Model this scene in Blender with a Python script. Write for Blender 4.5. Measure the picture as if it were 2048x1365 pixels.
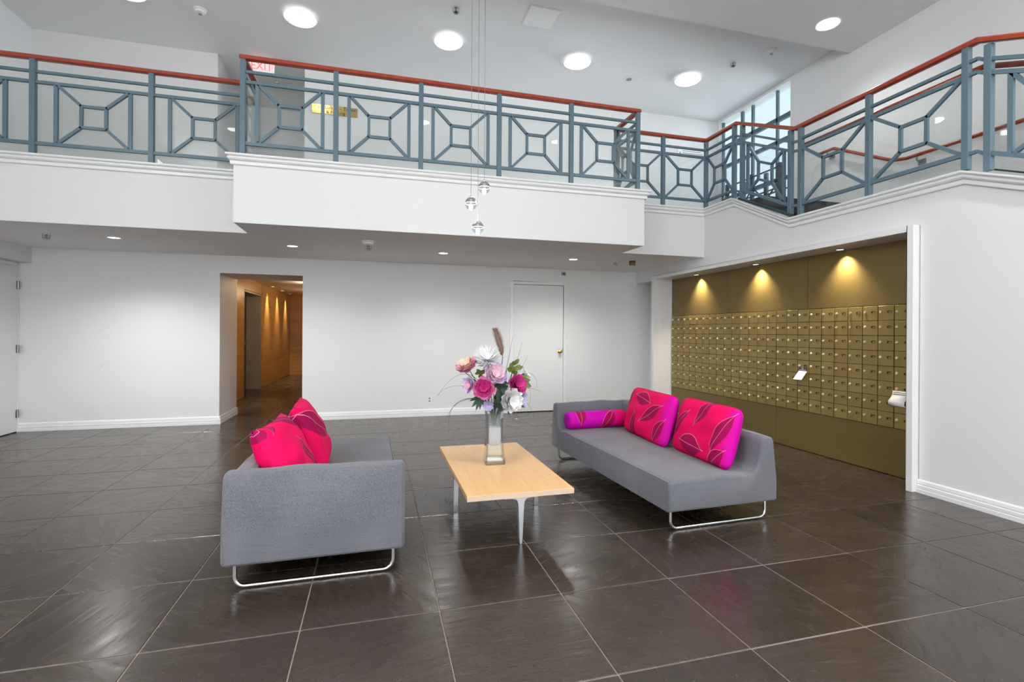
import bpy, bmesh, math, random
from mathutils import Vector, Matrix
random.seed(7)
sc = bpy.context.scene
for o in list(bpy.data.objects): bpy.data.objects.remove(o)
C = sc.collection

# ------------------------------------------------------------------ camera
cam = bpy.data.cameras.new('camera'); camo = bpy.data.objects.new('camera', cam); C.objects.link(camo)
cam.sensor_width = 36.0; cam.sensor_fit = 'HORIZONTAL'
cam.lens = 36.0 * 993.13 / 2048.0
cam.shift_y = -18.25 / 2048.0
cam.clip_start = 0.05; cam.clip_end = 200
YAW, ROLL = 0.26628, 0.005978
camo.matrix_world = Matrix.Translation((0, 0, 1.3)) @ Matrix.Rotation(-YAW, 4, 'Z') @ Matrix.Rotation(math.pi/2, 4, 'X') @ Matrix.Rotation(ROLL, 4, 'Z')
sc.camera = camo
# ------------------------------------------------------------------ world, daylight, exposure
w = bpy.data.worlds.new('sky'); sc.world = w; w.use_nodes = True
w.node_tree.nodes['Background'].inputs[0].default_value = (0.80, 0.92, 1.0, 1)
w.node_tree.nodes['Background'].inputs[1].default_value = 0.95
def lamp(name, kind, loc, energy, color=(1, 1, 1), target=None, **kw):
    l = bpy.data.lights.new(name, kind); l.energy = energy; l.color = color
    for k, v in kw.items(): setattr(l, k, v)
    o = bpy.data.objects.new(name, l); C.objects.link(o); o.location = loc
    if target is not None:
        o.rotation_euler = (Vector(target) - Vector(loc)).to_track_quat('-Z', 'Y').to_euler()
    return o
# daylight through the glazed street front behind the camera
lamp('street_front_daylight', 'AREA', (0.4, -7.35, 1.6), 330, (1.0, 0.985, 0.965), (0.4, 5, 1.6), shape='RECTANGLE', size=9.0, size_y=2.8)
# soft bright daylight from the street side of the stair windows
lamp('soft_sun', 'SUN', (12, 6, 6), 11.0, (.97, .985, 1.0), (0, 6, 5.4), angle=1.0)
# added fill lamp at an invented upper stair window, behind the camera's view
lamp('stair_side_fill', 'AREA', (6.02, -1.6, 3.75), 140, (.97, .985, 1.0), (-4, -1.6, 3.6), shape='RECTANGLE', size=4.6, size_y=2.0)
lamp('side_wall_fill', 'AREA', (-4.30, -1.6, 3.75), 235, (.97, .985, 1.0), (6, -1.6, 3.6), shape='RECTANGLE', size=4.6, size_y=2.0)  # added fill from the left wall, brightening the stair and right walls
sc.view_settings.view_transform = 'Standard'; sc.view_settings.look = 'None'
sc.view_settings.exposure = 0.27; sc.view_settings.gamma = 1.0
sc.view_settings.use_curve_mapping = False
sc.cycles.use_denoising = True; sc.cycles.use_light_tree = False
sc.cycles.max_bounces = 6; sc.cycles.diffuse_bounces = 4; sc.cycles.glossy_bounces = 3
sc.cycles.transmission_bounces = 4; sc.cycles.transparent_max_bounces = 16
sc.cycles.use_adaptive_sampling = True; sc.cycles.adaptive_threshold = .03; sc.cycles.adaptive_min_samples = 12
sc.cycles.sample_clamp_indirect = 6.0
sc.cycles.caustics_reflective = False; sc.cycles.caustics_refractive = False

# ------------------------------------------------------------------ helpers: materials
def newmat(name):
    m = bpy.data.materials.new(name); m.use_nodes = True
    nt = m.node_tree; return m, nt, nt.nodes['Principled BSDF']
def nd(nt, t, **inp):
    n = nt.nodes.new(t)
    for k, v in inp.items():
        k = int(k[1:]) if k[0] == '_' and k[1:].isdigit() else k
        s = n.inputs[k]
        if hasattr(v, 'is_output') or isinstance(v, bpy.types.NodeSocket): nt.links.new(v, s)
        else: s.default_value = v
    return n
def mth(nt, op, a, b=None, c=None):
    n = nt.nodes.new('ShaderNodeMath'); n.operation = op
    for i, v in enumerate((a, b, c)):
        if v is None: continue
        if isinstance(v, bpy.types.NodeSocket): nt.links.new(v, n.inputs[i])
        else: n.inputs[i].default_value = v
    return n.outputs[0]
def mixc(nt, f, a, b):
    n = nt.nodes.new('ShaderNodeMix'); n.data_type = 'RGBA'
    for s, v in ((n.inputs[0], f), (n.inputs[6], a), (n.inputs[7], b)):
        if isinstance(v, bpy.types.NodeSocket): nt.links.new(v, s)
        else: s.default_value = v if not isinstance(v, tuple) or len(v) == 4 else (*v, 1)
    return n.outputs[2]
def simple(name, col, rough=.5, metal=0.0, bump=0.0, bscale=200.0, var=0.0, vscale=3.0, spec=.5, coat=0.0):
    m, nt, p = newmat(name)
    p.inputs['Base Color'].default_value = (*col, 1); p.inputs['Roughness'].default_value = rough
    p.inputs['Metallic'].default_value = metal; p.inputs['Specular IOR Level'].default_value = spec
    p.inputs['Coat Weight'].default_value = coat
    g = nt.nodes.new('ShaderNodeNewGeometry')
    if var:
        n = nd(nt, 'ShaderNodeTexNoise', Vector=g.outputs['Position'], Scale=vscale, Detail=4.0)
        c = mixc(nt, n.outputs[0], tuple(max(0, x*(1-var)) for x in col), tuple(min(1, x*(1+var)) for x in col))
        nt.links.new(c, p.inputs['Base Color'])
    if bump:
        n = nd(nt, 'ShaderNodeTexNoise', Vector=g.outputs['Position'], Scale=bscale, Detail=3.0)
        b = nd(nt, 'ShaderNodeBump', Strength=bump, Distance=.002, Height=n.outputs[0])
        nt.links.new(b.outputs[0], p.inputs['Normal'])
    return m
def emit(name, col, s):
    m, nt, p = newmat(name)
    p.inputs['Base Color'].default_value = (*col, 1)
    p.inputs['Emission Color'].default_value = (*col, 1); p.inputs['Emission Strength'].default_value = s
    return m
def thin_glass(name, tint=(1, 1, 1), refl=1.0, rough=0.0):
    m, nt, p = newmat(name); nt.nodes.remove(p)
    out = nt.nodes['Material Output']
    t = nd(nt, 'ShaderNodeBsdfTransparent', Color=(*tint, 1)); g = nd(nt, 'ShaderNodeBsdfGlossy', Roughness=rough)
    lw = nd(nt, 'ShaderNodeLayerWeight', Blend=.5)
    f5 = mth(nt, 'POWER', lw.outputs['Facing'], 5.0)
    fr_ = mth(nt, 'MULTIPLY', mth(nt, 'ADD', .04, mth(nt, 'MULTIPLY', f5, .7)), refl)
    mx = nd(nt, 'ShaderNodeMixShader', _0=fr_, _1=t.outputs[0], _2=g.outputs[0])
    nt.links.new(mx.outputs[0], out.inputs[0]); return m

M = {}
M['wall'] = simple('white_wall_paint', (.77, .77, .773), .55, bump=.05, bscale=60, var=.012, vscale=.8)
M['ceil'] = simple('white_ceiling_paint', (.86, .86, .865), .7, bump=.05, bscale=80)
M['trim'] = simple('white_trim_gloss', (.82, .82, .825), .3)
M['door'] = simple('white_door_paint', (.77, .77, .77), .35, bump=.02, bscale=40)
M['rail'] = simple('blue_grey_rail_paint', (.10, .165, .205), .38, var=.05, vscale=5)
M['carpet'] = simple('dark_stair_carpet', (.035, .035, .04), .9)
M['wood'] = None
M['glass'] = thin_glass('railing_glass', (.95, .97, .965), 1.0)
M['winglass'] = thin_glass('window_glass', (.93, .97, .98), .8)
M['black'] = simple('black_rubber', (.012, .012, .013), .5)
M['chrome'] = simple('chrome', (.80, .80, .82), .12, 1.0)
M['alu'] = simple('satin_aluminium', (.78, .80, .83), .3, .9)
M['steel'] = simple('dull_steel', (.30, .30, .30), .4, .9)
M['brass'] = simple('polished_brass', (.75, .52, .16), .2, 1.0)
M['dark'] = simple('dark_gap', (.02, .014, .006), .7)
M['plastic'] = simple('white_plastic', (.82, .82, .82), .4)
M['amber'] = simple('amber_lens', (.20, .09, .015), .15, coat=.5)
M['paper'] = simple('white_paper', (.85, .84, .85), .7)
M['print'] = simple('purple_print', (.10, .06, .10), .6)
M['greyprint'] = simple('grey_print', (.28, .29, .31), .7)
M['lampglass'] = emit('lamp_glass_lit', (1, .985, .955), 9.0)
M['lamprim'] = simple('frosted_lamp_rim', (.9, .9, .9), .25)
M['lamprim'].node_tree.nodes['Principled BSDF'].inputs['Emission Color'].default_value = (1, 1, 1, 1)
M['lamprim'].node_tree.nodes['Principled BSDF'].inputs['Emission Strength'].default_value = .55
M['led'] = emit('downlight_lens_lit', (1, .99, .97), 9.0)
M['warmled'] = emit('warm_lens_lit', (1, .9, .7), 3.0)
M['bulb'] = emit('pendant_bulb_lit', (1, .99, .96), 5.0)
M['exitred'] = emit('exit_red_lit', (.95, .16, .17), .8)
M['exitface'] = emit('exit_face_lit', (.75, .73, .72), .35)
M['teal'] = simple('teal_window_frame', (.06, .13, .15), .4)
M['darkteal'] = simple('dark_mullion_paint', (.03, .055, .06), .45)
M['lockmetal'] = simple('pale_lock_metal', (.85, .74, .50), .28, .85)
M['hatch'] = simple('bright_white_panel', (.97, .97, .97), .5)
M['ink'] = simple('engraved_ink', (.05, .04, .02), .6)
def wood_mat(name, c1, c2, rough, scale, axis=(1, 12, 12), coat=0.3):
    m, nt, p = newmat(name)
    tc = nt.nodes.new('ShaderNodeTexCoord')
    mp = nd(nt, 'ShaderNodeMapping', Vector=tc.outputs['Object'], Scale=axis)
    n = nd(nt, 'ShaderNodeTexNoise', Vector=mp.outputs[0], Scale=scale, Detail=6.0, Distortion=.4)
    r = nd(nt, 'ShaderNodeMapRange', Value=n.outputs[0], _1=.3, _2=.7)
    nt.links.new(mixc(nt, r.outputs[0], c1, c2), p.inputs['Base Color'])
    p.inputs['Roughness'].default_value = rough; p.inputs['Coat Weight'].default_value = coat; p.inputs['Coat Roughness'].default_value = .12
    return m
M['wood'] = wood_mat('red_varnished_wood', (.27, .030, .010), (.40, .060, .018), .3, 4, (3, 3, 20), .3)
M['maple'] = wood_mat('honey_wood_veneer', (.78, .43, .15), (.86, .52, .21), .28, 5, (9, .8, 9), .35)
M['mapleedge'] = wood_mat('pale_wood_edge', (.62, .46, .34), (.72, .56, .43), .4, 6, (1, 6, 30), .1)
def brass_panel():
    m, nt, p = newmat('bronze_sheet')
    g = nt.nodes.new('ShaderNodeNewGeometry')
    n = nd(nt, 'ShaderNodeTexNoise', Vector=g.outputs['Position'], Scale=1.6, Detail=7.0, Roughness=.65)
    nt.links.new(mixc(nt, n.outputs[0], (.155, .105, .030), (.235, .165, .055)), p.inputs['Base Color'])
    p.inputs['Metallic'].default_value = .35; p.inputs['Roughness'].default_value = .42
    return m
M['bronze'] = brass_panel()
def mail_mat():
    m, nt, p = newmat('brass_mailbox')
    oi = nt.nodes.new('ShaderNodeObjectInfo'); g = nt.nodes.new('ShaderNodeNewGeometry')
    n = nd(nt, 'ShaderNodeTexNoise', Vector=g.outputs['Position'], Scale=9.0, Detail=6.0)
    v = mth(nt, 'ADD', mth(nt, 'MULTIPLY', oi.outputs['Random'], .55), mth(nt, 'MULTIPLY', n.outputs[0], .5))
    nt.links.new(mixc(nt, v, (.235, .165, .048), (.335, .245, .082)), p.inputs['Base Color'])
    p.inputs['Metallic'].default_value = .3; p.inputs['Roughness'].default_value = .4
    return m
M['mail'] = mail_mat()
def gold_stone():
    m, nt, p = newmat('honey_veined_stone')
    g = nt.nodes.new('ShaderNodeNewGeometry')
    mp = nd(nt, 'ShaderNodeMapping', Vector=g.outputs['Position'], Scale=(.6, .6, 7))
    n = nd(nt, 'ShaderNodeTexNoise', Vector=mp.outputs[0], Scale=1.6, Detail=8.0, Distortion=.8)
    r = nd(nt, 'ShaderNodeMapRange', Value=n.outputs[0], _1=.3, _2=.7)
    nt.links.new(mixc(nt, r.outputs[0], (.50, .26, .07), (.66, .38, .13)), p.inputs['Base Color'])
    p.inputs['Roughness'].default_value = .3
    return m
M['gold'] = gold_stone()
M['reveal'] = simple('grey_brown_stone', (.40, .34, .29), .35, var=.2, vscale=4)
def slate(name, c1, c2, c3):
    m, nt, p = newmat(name)
    g = nt.nodes.new('ShaderNodeNewGeometry'); oi = nt.nodes.new('ShaderNodeObjectInfo')
    off = nd(nt, 'ShaderNodeVectorMath', _0=g.outputs['Position']); off.operation = 'ADD'
    cb = nd(nt, 'ShaderNodeCombineXYZ', X=mth(nt, 'MULTIPLY', oi.outputs['Random'], 37.0), Y=mth(nt, 'MULTIPLY', oi.outputs['Random'], 91.0), Z=0.0)
    nt.links.new(cb.outputs[0], off.inputs[1])
    rot = nd(nt, 'ShaderNodeVectorRotate', Vector=off.outputs[0], Angle=mth(nt, 'MULTIPLY', oi.outputs['Random'], 20.0)); rot.rotation_type = 'Z_AXIS'
    n1 = nd(nt, 'ShaderNodeTexNoise', Vector=rot.outputs[0], Scale=2.2, Detail=8.0, Roughness=.6, Distortion=.5)
    mp = nd(nt, 'ShaderNodeMapping', Vector=rot.outputs[0], Scale=(3.5, 16, 1))
    n2 = nd(nt, 'ShaderNodeTexNoise', Vector=mp.outputs[0], Scale=1.0, Detail=6.0, Distortion=1.2)
    n3 = nd(nt, 'ShaderNodeTexNoise', Vector=off.outputs[0], Scale=70.0, Detail=5.0)
    vo = nd(nt, 'ShaderNodeTexVoronoi', Vector=rot.outputs[0], Scale=4.0)
    r = nd(nt, 'ShaderNodeMapRange', Value=n1.outputs[0], _1=.3, _2=.72)
    base = mixc(nt, r.outputs[0], c1, c2)
    base = mixc(nt, mth(nt, 'MULTIPLY', oi.outputs['Random'], .55), base, c3)
    sp = nd(nt, 'ShaderNodeMapRange', Value=n3.outputs[0], _1=.66, _2=.74)
    base = mixc(nt, mth(nt, 'MULTIPLY', sp.outputs[0], .35), base, (.16, .13, .10))
    nt.links.new(base, p.inputs['Base Color'])
    ro = nd(nt, 'ShaderNodeMapRange', Value=n2.outputs[0], _1=.25, _2=.75, _3=.17, _4=.33)
    nt.links.new(ro.outputs[0], p.inputs['Roughness'])
    p.inputs['Specular IOR Level'].default_value = .65
    amp = nd(nt, 'ShaderNodeMapRange', Value=oi.outputs['Random'], _1=.0, _2=1.0, _3=.25, _4=1.0)
    hgt = mth(nt, 'ADD', mth(nt, 'MULTIPLY', mth(nt, 'ADD', n1.outputs[0], mth(nt, 'MULTIPLY', n2.outputs[0], .55)), amp.outputs[0]), mth(nt, 'MULTIPLY', n3.outputs[0], .035))
    b = nd(nt, 'ShaderNodeBump', Strength=.40, Distance=.012, Height=hgt)
    nt.links.new(b.outputs[0], p.inputs['Normal'])
    return m
M['slate'] = slate('polished_slate', (.020, .0138, .0095), (.042, .030, .022), (.056, .042, .032))
M['grout'] = simple('brown_grout', (.24, .195, .165), .8, bump=.2, bscale=150)
def fabric(name, c1, c2):
    m, nt, p = newmat(name)
    tc = nt.nodes.new('ShaderNodeTexCoord')
    n = nd(nt, 'ShaderNodeTexNoise', Vector=tc.outputs['Object'], Scale=240.0, Detail=3.0)
    n2 = nd(nt, 'ShaderNodeTexNoise', Vector=tc.outputs['Object'], Scale=3.0, Detail=3.0)
    f = mth(nt, 'ADD', mth(nt, 'MULTIPLY', n.outputs[0], .8), mth(nt, 'MULTIPLY', n2.outputs[0], .3))
    r = nd(nt, 'ShaderNodeMapRange', Value=f, _1=.35, _2=.78)
    nt.links.new(mixc(nt, r.outputs[0], c1, c2), p.inputs['Base Color'])
    p.inputs['Roughness'].default_value = .9; p.inputs['Specular IOR Level'].default_value = .2
    p.inputs['Sheen Weight'].default_value = .25
    mp = nd(nt, 'ShaderNodeMapping', Vector=tc.outputs['Object'], Scale=(2.5, 2.5, 13))
    n3 = nd(nt, 'ShaderNodeTexNoise', Vector=mp.outputs[0], Scale=1.6, Detail=3.0, Distortion=.6)
    h = mth(nt, 'ADD', mth(nt, 'MULTIPLY', n.outputs[0], .05), n3.outputs[0])
    b = nd(nt, 'ShaderNodeBump', Strength=.14, Distance=.02, Height=h)
    nt.links.new(b.outputs[0], p.inputs['Normal'])
    return m
M['sofa'] = fabric('blue_grey_wool', (.075, .079, .098), (.205, .205, .225))
M['seam'] = simple('grey_piping', (.13, .13, .15), .9)
def leaf_fabric(name, leaves, ax=('X', 'Y'), grad=None):
    """hot pink cloth printed with dark ribbed leaves; leaves = (cx, cy, length/2, width/2, angle, stripes)"""
    m, nt, p = newmat(name)
    tc = nt.nodes.new('ShaderNodeTexCoord'); sx = nd(nt, 'ShaderNodeSeparateXYZ', Vector=tc.outputs['Object'])
    X, Y = sx.outputs[ax[0]], sx.outputs[ax[1]]
    gx = nd(nt, 'ShaderNodeMapRange', Value=X if grad is None else sx.outputs[grad[0]], _1=(grad or (0, .16, .34))[1], _2=(grad or (0, .16, .34))[2])
    col = mixc(nt, gx.outputs[0], (.80, .003, .108), (.56, .003, .40))
    for (cx, cy, L, W, a, ns) in leaves:
        ca, sa = math.cos(a), math.sin(a)
        dx = mth(nt, 'SUBTRACT', X, cx); dy = mth(nt, 'SUBTRACT', Y, cy)
        u = mth(nt, 'DIVIDE', mth(nt, 'ADD', mth(nt, 'MULTIPLY', dx, ca), mth(nt, 'MULTIPLY', dy, sa)), L)
        v = mth(nt, 'DIVIDE', mth(nt, 'SUBTRACT', mth(nt, 'MULTIPLY', dy, ca), mth(nt, 'MULTIPLY', dx, sa)), W)
        av = mth(nt, 'ABSOLUTE', v)
        edge = mth(nt, 'SUBTRACT', 1.0, mth(nt, 'MULTIPLY', u, u))
        inside = mth(nt, 'LESS_THAN', av, edge)
        rib = mth(nt, 'GREATER_THAN', mth(nt, 'FRACT', mth(nt, 'MULTIPLY', mth(nt, 'SUBTRACT', u, mth(nt, 'MULTIPLY', av, .5)), float(ns))), .40)
        dk = mixc(nt, rib, (.42, .006, .09), (.29, .003, .07))
        col = mixc(nt, inside, col, dk)
        vein = mth(nt, 'MULTIPLY', mth(nt, 'LESS_THAN', av, .022), mth(nt, 'LESS_THAN', mth(nt, 'ABSOLUTE', u), 1.15))
        rim = mth(nt, 'MULTIPLY', mth(nt, 'LESS_THAN', mth(nt, 'ABSOLUTE', mth(nt, 'SUBTRACT', v, edge)), .022), mth(nt, 'LESS_THAN', mth(nt, 'ABSOLUTE', u), 1.0))
        col = mixc(nt, mth(nt, 'MULTIPLY', mth(nt, 'MAXIMUM', vein, rim), .75), col, (.90, .42, .55))
    nt.links.new(col, p.inputs['Base Color'])
    p.inputs['Roughness'].default_value = .7; p.inputs['Specular IOR Level'].default_value = .12
    n = nd(nt, 'ShaderNodeTexNoise', Vector=tc.outputs['Object'], Scale=7.0, Detail=3.0, Distortion=1.0)
    b = nd(nt, 'ShaderNodeBump', Strength=.25, Distance=.02, Height=n.outputs[0]); nt.links.new(b.outputs[0], p.inputs['Normal'])
    return m

# ------------------------------------------------------------------ helpers: geometry
class MB:
    def __init__(s): s.v = []; s.f = []
    def add(s, vs, fs):
        k = len(s.v); s.v += [tuple(x) for x in vs]; s.f += [tuple(i + k for i in f) for f in fs]; return s
    def box(s, x0, x1, y0, y1, z0, z1):
        vs = [(x, y, z) for z in (z0, z1) for y in (y0, y1) for x in (x0, x1)]
        return s.add(vs, [(0, 2, 3, 1), (4, 5, 7, 6), (0, 1, 5, 4), (2, 6, 7, 3), (0, 4, 6, 2), (1, 3, 7, 5)])
    def bar(s, a, b, w, h, up=(0, 0, 1)):
        a, b = Vector(a), Vector(b); d = (b - a).normalized(); up = Vector(up)
        if abs(d.dot(up)) > .98: up = Vector((0, 1, 0)) if abs(d.y) < .9 else Vector((1, 0, 0))
        x = d.cross(up).normalized(); y = x.cross(d).normalized()
        vs = [p + x*(i*w/2) + y*(j*h/2) for p in (a, b) for i, j in ((-1, -1), (1, -1), (1, 1), (-1, 1))]
        return s.add(vs, [(3, 2, 1, 0), (4, 5, 6, 7), (0, 1, 5, 4), (1, 2, 6, 5), (2, 3, 7, 6), (3, 0, 4, 7)])
    def prism(s, poly, axis, lo, hi):
        """poly: 2D points, extruded along axis from lo to hi"""
        def mk(p, t): return {'X': (t, p[0], p[1]), 'Y': (p[0], t, p[1]), 'Z': (p[0], p[1], t)}[axis]
        n = len(poly); vs = [mk(p, lo) for p in poly] + [mk(p, hi) for p in poly]
        fs = [tuple(range(n))[::-1], tuple(range(n, 2*n))] + [(i, (i+1) % n, n + (i+1) % n, n + i) for i in range(n)]
        return s.add(vs, fs)
    def lathe(s, prof, seg=24, c=(0, 0, 0)):
        n = len(prof); vs = []; fs = []
        for i in range(seg):
            a = 2*math.pi*i/seg
            for r, z in prof: vs.append((c[0] + r*math.cos(a), c[1] + r*math.sin(a), c[2] + z))
        for i in range(seg):
            for j in range(n-1):
                a, b = i*n + j, ((i+1) % seg)*n + j
                fs.append((a, b, b+1, a+1))
        return s.add(vs, fs)
    def tube(s, pts, r, seg=10, taper=None):
        pts = [Vector(p) for p in pts]; n = len(pts); vs = []; fs = []; prev = None
        for i, p in enumerate(pts):
            d = (pts[min(i+1, n-1)] - pts[max(i-1, 0)]).normalized()
            ref = prev if prev is not None else (Vector((0, 0, 1)) if abs(d.z) < .9 else Vector((1, 0, 0)))
            x = (ref - d*ref.dot(d)).normalized(); prev = x; y = d.cross(x)
            rr = r if taper is None else r*taper[i]
            for k in range(seg):
                a = 2*math.pi*k/seg; vs.append(p + x*(rr*math.cos(a)) + y*(rr*math.sin(a)))
        for i in range(n-1):
            for k in range(seg):
                fs.append((i*seg + k, i*seg + (k+1) % seg, (i+1)*seg + (k+1) % seg, (i+1)*seg + k))
        fs += [tuple(range(seg))[::-1], tuple(range((n-1)*seg, n*seg))]
        return s.add(vs, fs)
    def sweep(s, path, outs, prof):
        n = len(prof); vs = []; fs = []
        for p, o in zip(path, outs):
            for (d, z) in prof: vs.append((p[0] + o[0]*d, p[1] + o[1]*d, p[2] + z))
        for i in range(len(path)-1):
            for j in range(n):
                fs.append((i*n + j, i*n + (j+1) % n, (i+1)*n + (j+1) % n, (i+1)*n + j))
        fs += [tuple(range(n)), tuple(range((len(path)-1)*n, len(path)*n))[::-1]]
        return s.add(vs, fs)
    def mesh(s, name):
        me = bpy.data.meshes.new(name); me.from_pydata(s.v, [], s.f); me.validate()
        bm = bmesh.new(); bm.from_mesh(me); bmesh.ops.remove_doubles(bm, verts=bm.verts, dist=1e-6); bmesh.ops.recalc_face_normals(bm, faces=bm.faces); bm.to_mesh(me); bm.free()
        return me
    def build(s, name, mat, parent=None, smooth=False, bevel=0.0, seg=2, sub=0, ang=None):
        return link(name, s.mesh(name), mat, parent, smooth, bevel, seg, sub)
def link(name, me, mat, parent=None, smooth=False, bevel=0.0, seg=2, sub=0):
    if bevel:
        bm = bmesh.new(); bm.from_mesh(me)
        es = [e for e in bm.edges if len(e.link_faces) == 2 and e.calc_face_angle() > .5]
        bmesh.ops.bevel(bm, geom=es, offset=bevel, segments=seg, affect='EDGES', profile=.5, clamp_overlap=True)
        bm.to_mesh(me); bm.free()
    if mat is not None and not me.materials: me.materials.append(mat)
    if smooth:
        for p in me.polygons: p.use_smooth = True
        if smooth == 'auto': me.set_sharp_from_angle(angle=math.radians(35))
    o = bpy.data.objects.new(name, me); C.objects.link(o)
    if parent is not None: o.parent = parent
    if sub:
        md = o.modifiers.new('smooth', 'SUBSURF'); md.levels = sub; md.render_levels = sub
    return o
def tag(o, label, cat, group=None, kind=None):
    o['label'] = label; o['category'] = cat
    if group: o['group'] = group
    if kind: o['kind'] = kind
    return o
def thing(name, label, cat, loc=(0, 0, 0), rz=0.0, group=None):
    o = bpy.data.objects.new(name, None); C.objects.link(o); o.empty_display_size = .05
    o.location = loc; o.rotation_euler = (0, 0, rz); return tag(o, label, cat, group)
def struct(o, label=None):
    o['kind'] = 'structure'
    if label: o['label'] = label
    return o
def dup(o, parent=None):
    c = o.copy(); C.objects.link(c); c.parent = parent
    for ch in list(o.children): dup(ch, c)
    return c
def text_mesh(body, size, depth=.001, align='LEFT', xs=1.0):
    cu = bpy.data.curves.new('lettering', 'FONT'); cu.body = body; cu.size = size; cu.extrude = depth; cu.align_x = align
    cu.resolution_u = 3
    t = bpy.data.objects.new('lettering', cu); C.objects.link(t)
    me = bpy.data.meshes.new_from_object(t.evaluated_get(bpy.context.evaluated_depsgraph_get()))
    bpy.data.objects.remove(t); bpy.data.curves.remove(cu)
    for v in me.vertices: v.co.x *= xs
    return me

# ------------------------------------------------------------------ dimensions
YB, XL, XR, XS = 7.70, -4.37, 4.315, 6.09      # lower back wall, left wall, right wall, stair wall
ZS, ZM, ZL, ZU = 2.34, 2.99, 5.06, 5.23        # soffit, mezzanine kerb, lobby ceiling, mezzanine ceiling
BX0, BX1, BY, RY = -1.335, 3.075, 5.305, 5.86  # projecting balcony box, recessed fascia
YU, YF = 7.92, -7.5                            # mezzanine back wall, street front

# ------------------------------------------------------------------ structure
fl = struct(MB().box(-4.6, 6.3, YF - .2, 7.9, -.25, -.0025).box(-3.1, -.6, 7.9, 16.4, -.25, -.0025).build('floor', M['grout']), 'dark slate tiled lobby floor')
P_, X0_, Y0_ = .6035, .29, 2.315
full = MB().box(-.2992, .2992, -.2992, .2992, -.006, 0).mesh('tile')
tl = link('tile', full, M['slate'], fl, bevel=.002, seg=1); first = True
def tile(cx, cy, x0, x1, y0, y1):
    global first
    a, b, c, d = max(cx - .2995, x0), min(cx + .2995, x1), max(cy - .2995, y0), min(cy + .2995, y1)
    if b - a < .02 or d - c < .02: return
    if b - a > .598 and d - c > .598:
        o = tl if first else tl.copy()
        if not first: C.objects.link(o); o.parent = fl
        first = False; o.location = (cx, cy, random.uniform(-.0006, .0006))
    else:
        o = MB().box(a - cx, b - cx, c - cy, d - cy, -.006, 0).build('tile', M['slate'], fl, bevel=.002, seg=1); o.location = (cx, cy, 0)
for i in range(-9, 9):
    for j in range(-6, 10):
        tile(X0_ + P_*(i + .5), Y0_ + P_*(j + .5), XL, XR + .28, -1.4, YB)
for i in range(-6, -1):
    for j in range(8, 23):
        tile(X0_ + P_*(i + .5), Y0_ + P_*(j + .5), -2.85, -1.0, YB + .001, 16.0)
struct(MB().box(XL - .2, XR, YF, -1.405, -.02, 0).build('floor', M['slate']))

# walls of the ground level
hx0, hx1, hz = -2.096, -1.03, 2.093
bw = MB()
bw.box(XL - .2, hx0, YB, 8.58, 0, ZS).box(hx1, 2.095, YB, YB + .15, 0, ZS).box(hx0, hx1, YB, 8.58, hz, ZS)
bw.box(2.095, 2.996, YB, YB + .15, 2.087, ZS).box(2.996, 4.75, YB, YB + .15, 0, ZS)
struct(bw.build('wall_back', M['wall']))
struct(MB().box(XL - .2, XL, YF, YB, 0, 2.65).box(XL - .2, XL, YB, YU + .15, ZS, ZU + .3).box(XL - .2, XL, YF, YB, 4.85, ZU + .3).box(XL - .2, XL, YF, -4.0, 2.65, 4.85).box(XL - .2, XL, .8, YB, 2.65, 4.85).build('wall_left', M['wall']))
struct(MB().box(XL, -4.235, 5.9, YB, 2.14, ZS).build('trim_1', M['wall']))
# stringer wall with the mailbox niche
zl = 2.545
ring = [(7.70, 2.142), (7.70, ZM - .1), (5.26, ZM - .1), (4.386, zl - .1), (2.735, zl - .1), (-1.2, zl - 1.74), (-1.2, 0), (3.06, 0), (3.06, 2.2), (7.09, 2.2), (7.09, 2.142)]
struct(MB().prism(ring, 'X', XR, XR + .14).build('wall_right', M['wall']))
struct(MB().box(4.562, 4.75, 7.02, YB, 0, 2.6).box(4.70, 4.80, 2.9, 7.05, 0, 2.45).build('wall_niche', M['wall']))
# niche surround
fr = MB().box(4.25, 4.60, 3.068, 3.121, 0, 2.2).box(4.25, 4.60, 7.023, 7.097, 0, 2.2).box(4.25, 4.60, 3.121, 7.023, 2.15, 2.2)
struct(fr.build('trim_2', M['trim'], bevel=.003, seg=1), 'white boxed surround framing the mailbox niche')
# mezzanine slab
foot0 = [(XL, 9.7), (XL, RY), (BX0, RY), (BX0, BY), (BX1, BY), (BX1, RY), (XR + .01, RY), (XR + .01, 9.7)]
foot = foot0
e_ = .002
foots = [(XL, 9.7), (XL, RY + e_), (BX0 + e_, RY + e_), (BX0 + e_, BY + e_), (BX1 - e_, BY + e_), (BX1 - e_, RY + e_), (XR + .01, RY + e_), (XR + .01, 9.7)]
struct(MB().prism(foots, 'Z', ZS - .003, ZS + .003).build('ceiling_soffit', M['ceil']), 'white soffit under the mezzanine')
struct(MB().prism(foot, 'Z', ZS, ZM - .02).build('wall_mezzanine', M['wall']), 'white mezzanine fascia with projecting balcony')
struct(MB().box(XR + .01, XS + .2, 5.2, 8.2, ZM - .3, ZM - .02).box(XR + .14, XS, 2.70, 4.42, 2.25, 2.50).build('floor_mezzanine', M['carpet']))
st = MB()
for k in range(3): st.box(XR + .14, XS, 4.42 + .26*k, 4.68 + .26*k, 2.25, 2.50 + .1567*(k + 1) - .02)
for k in range(9): st.box(XR + .14, XS, 2.70 - .28*(k + 1), 2.70 - .28*k, 2.05 - .16*k, 2.50 - .165*(k + 1))
struct(st.build('floor_stair', M['carpet']))
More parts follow.
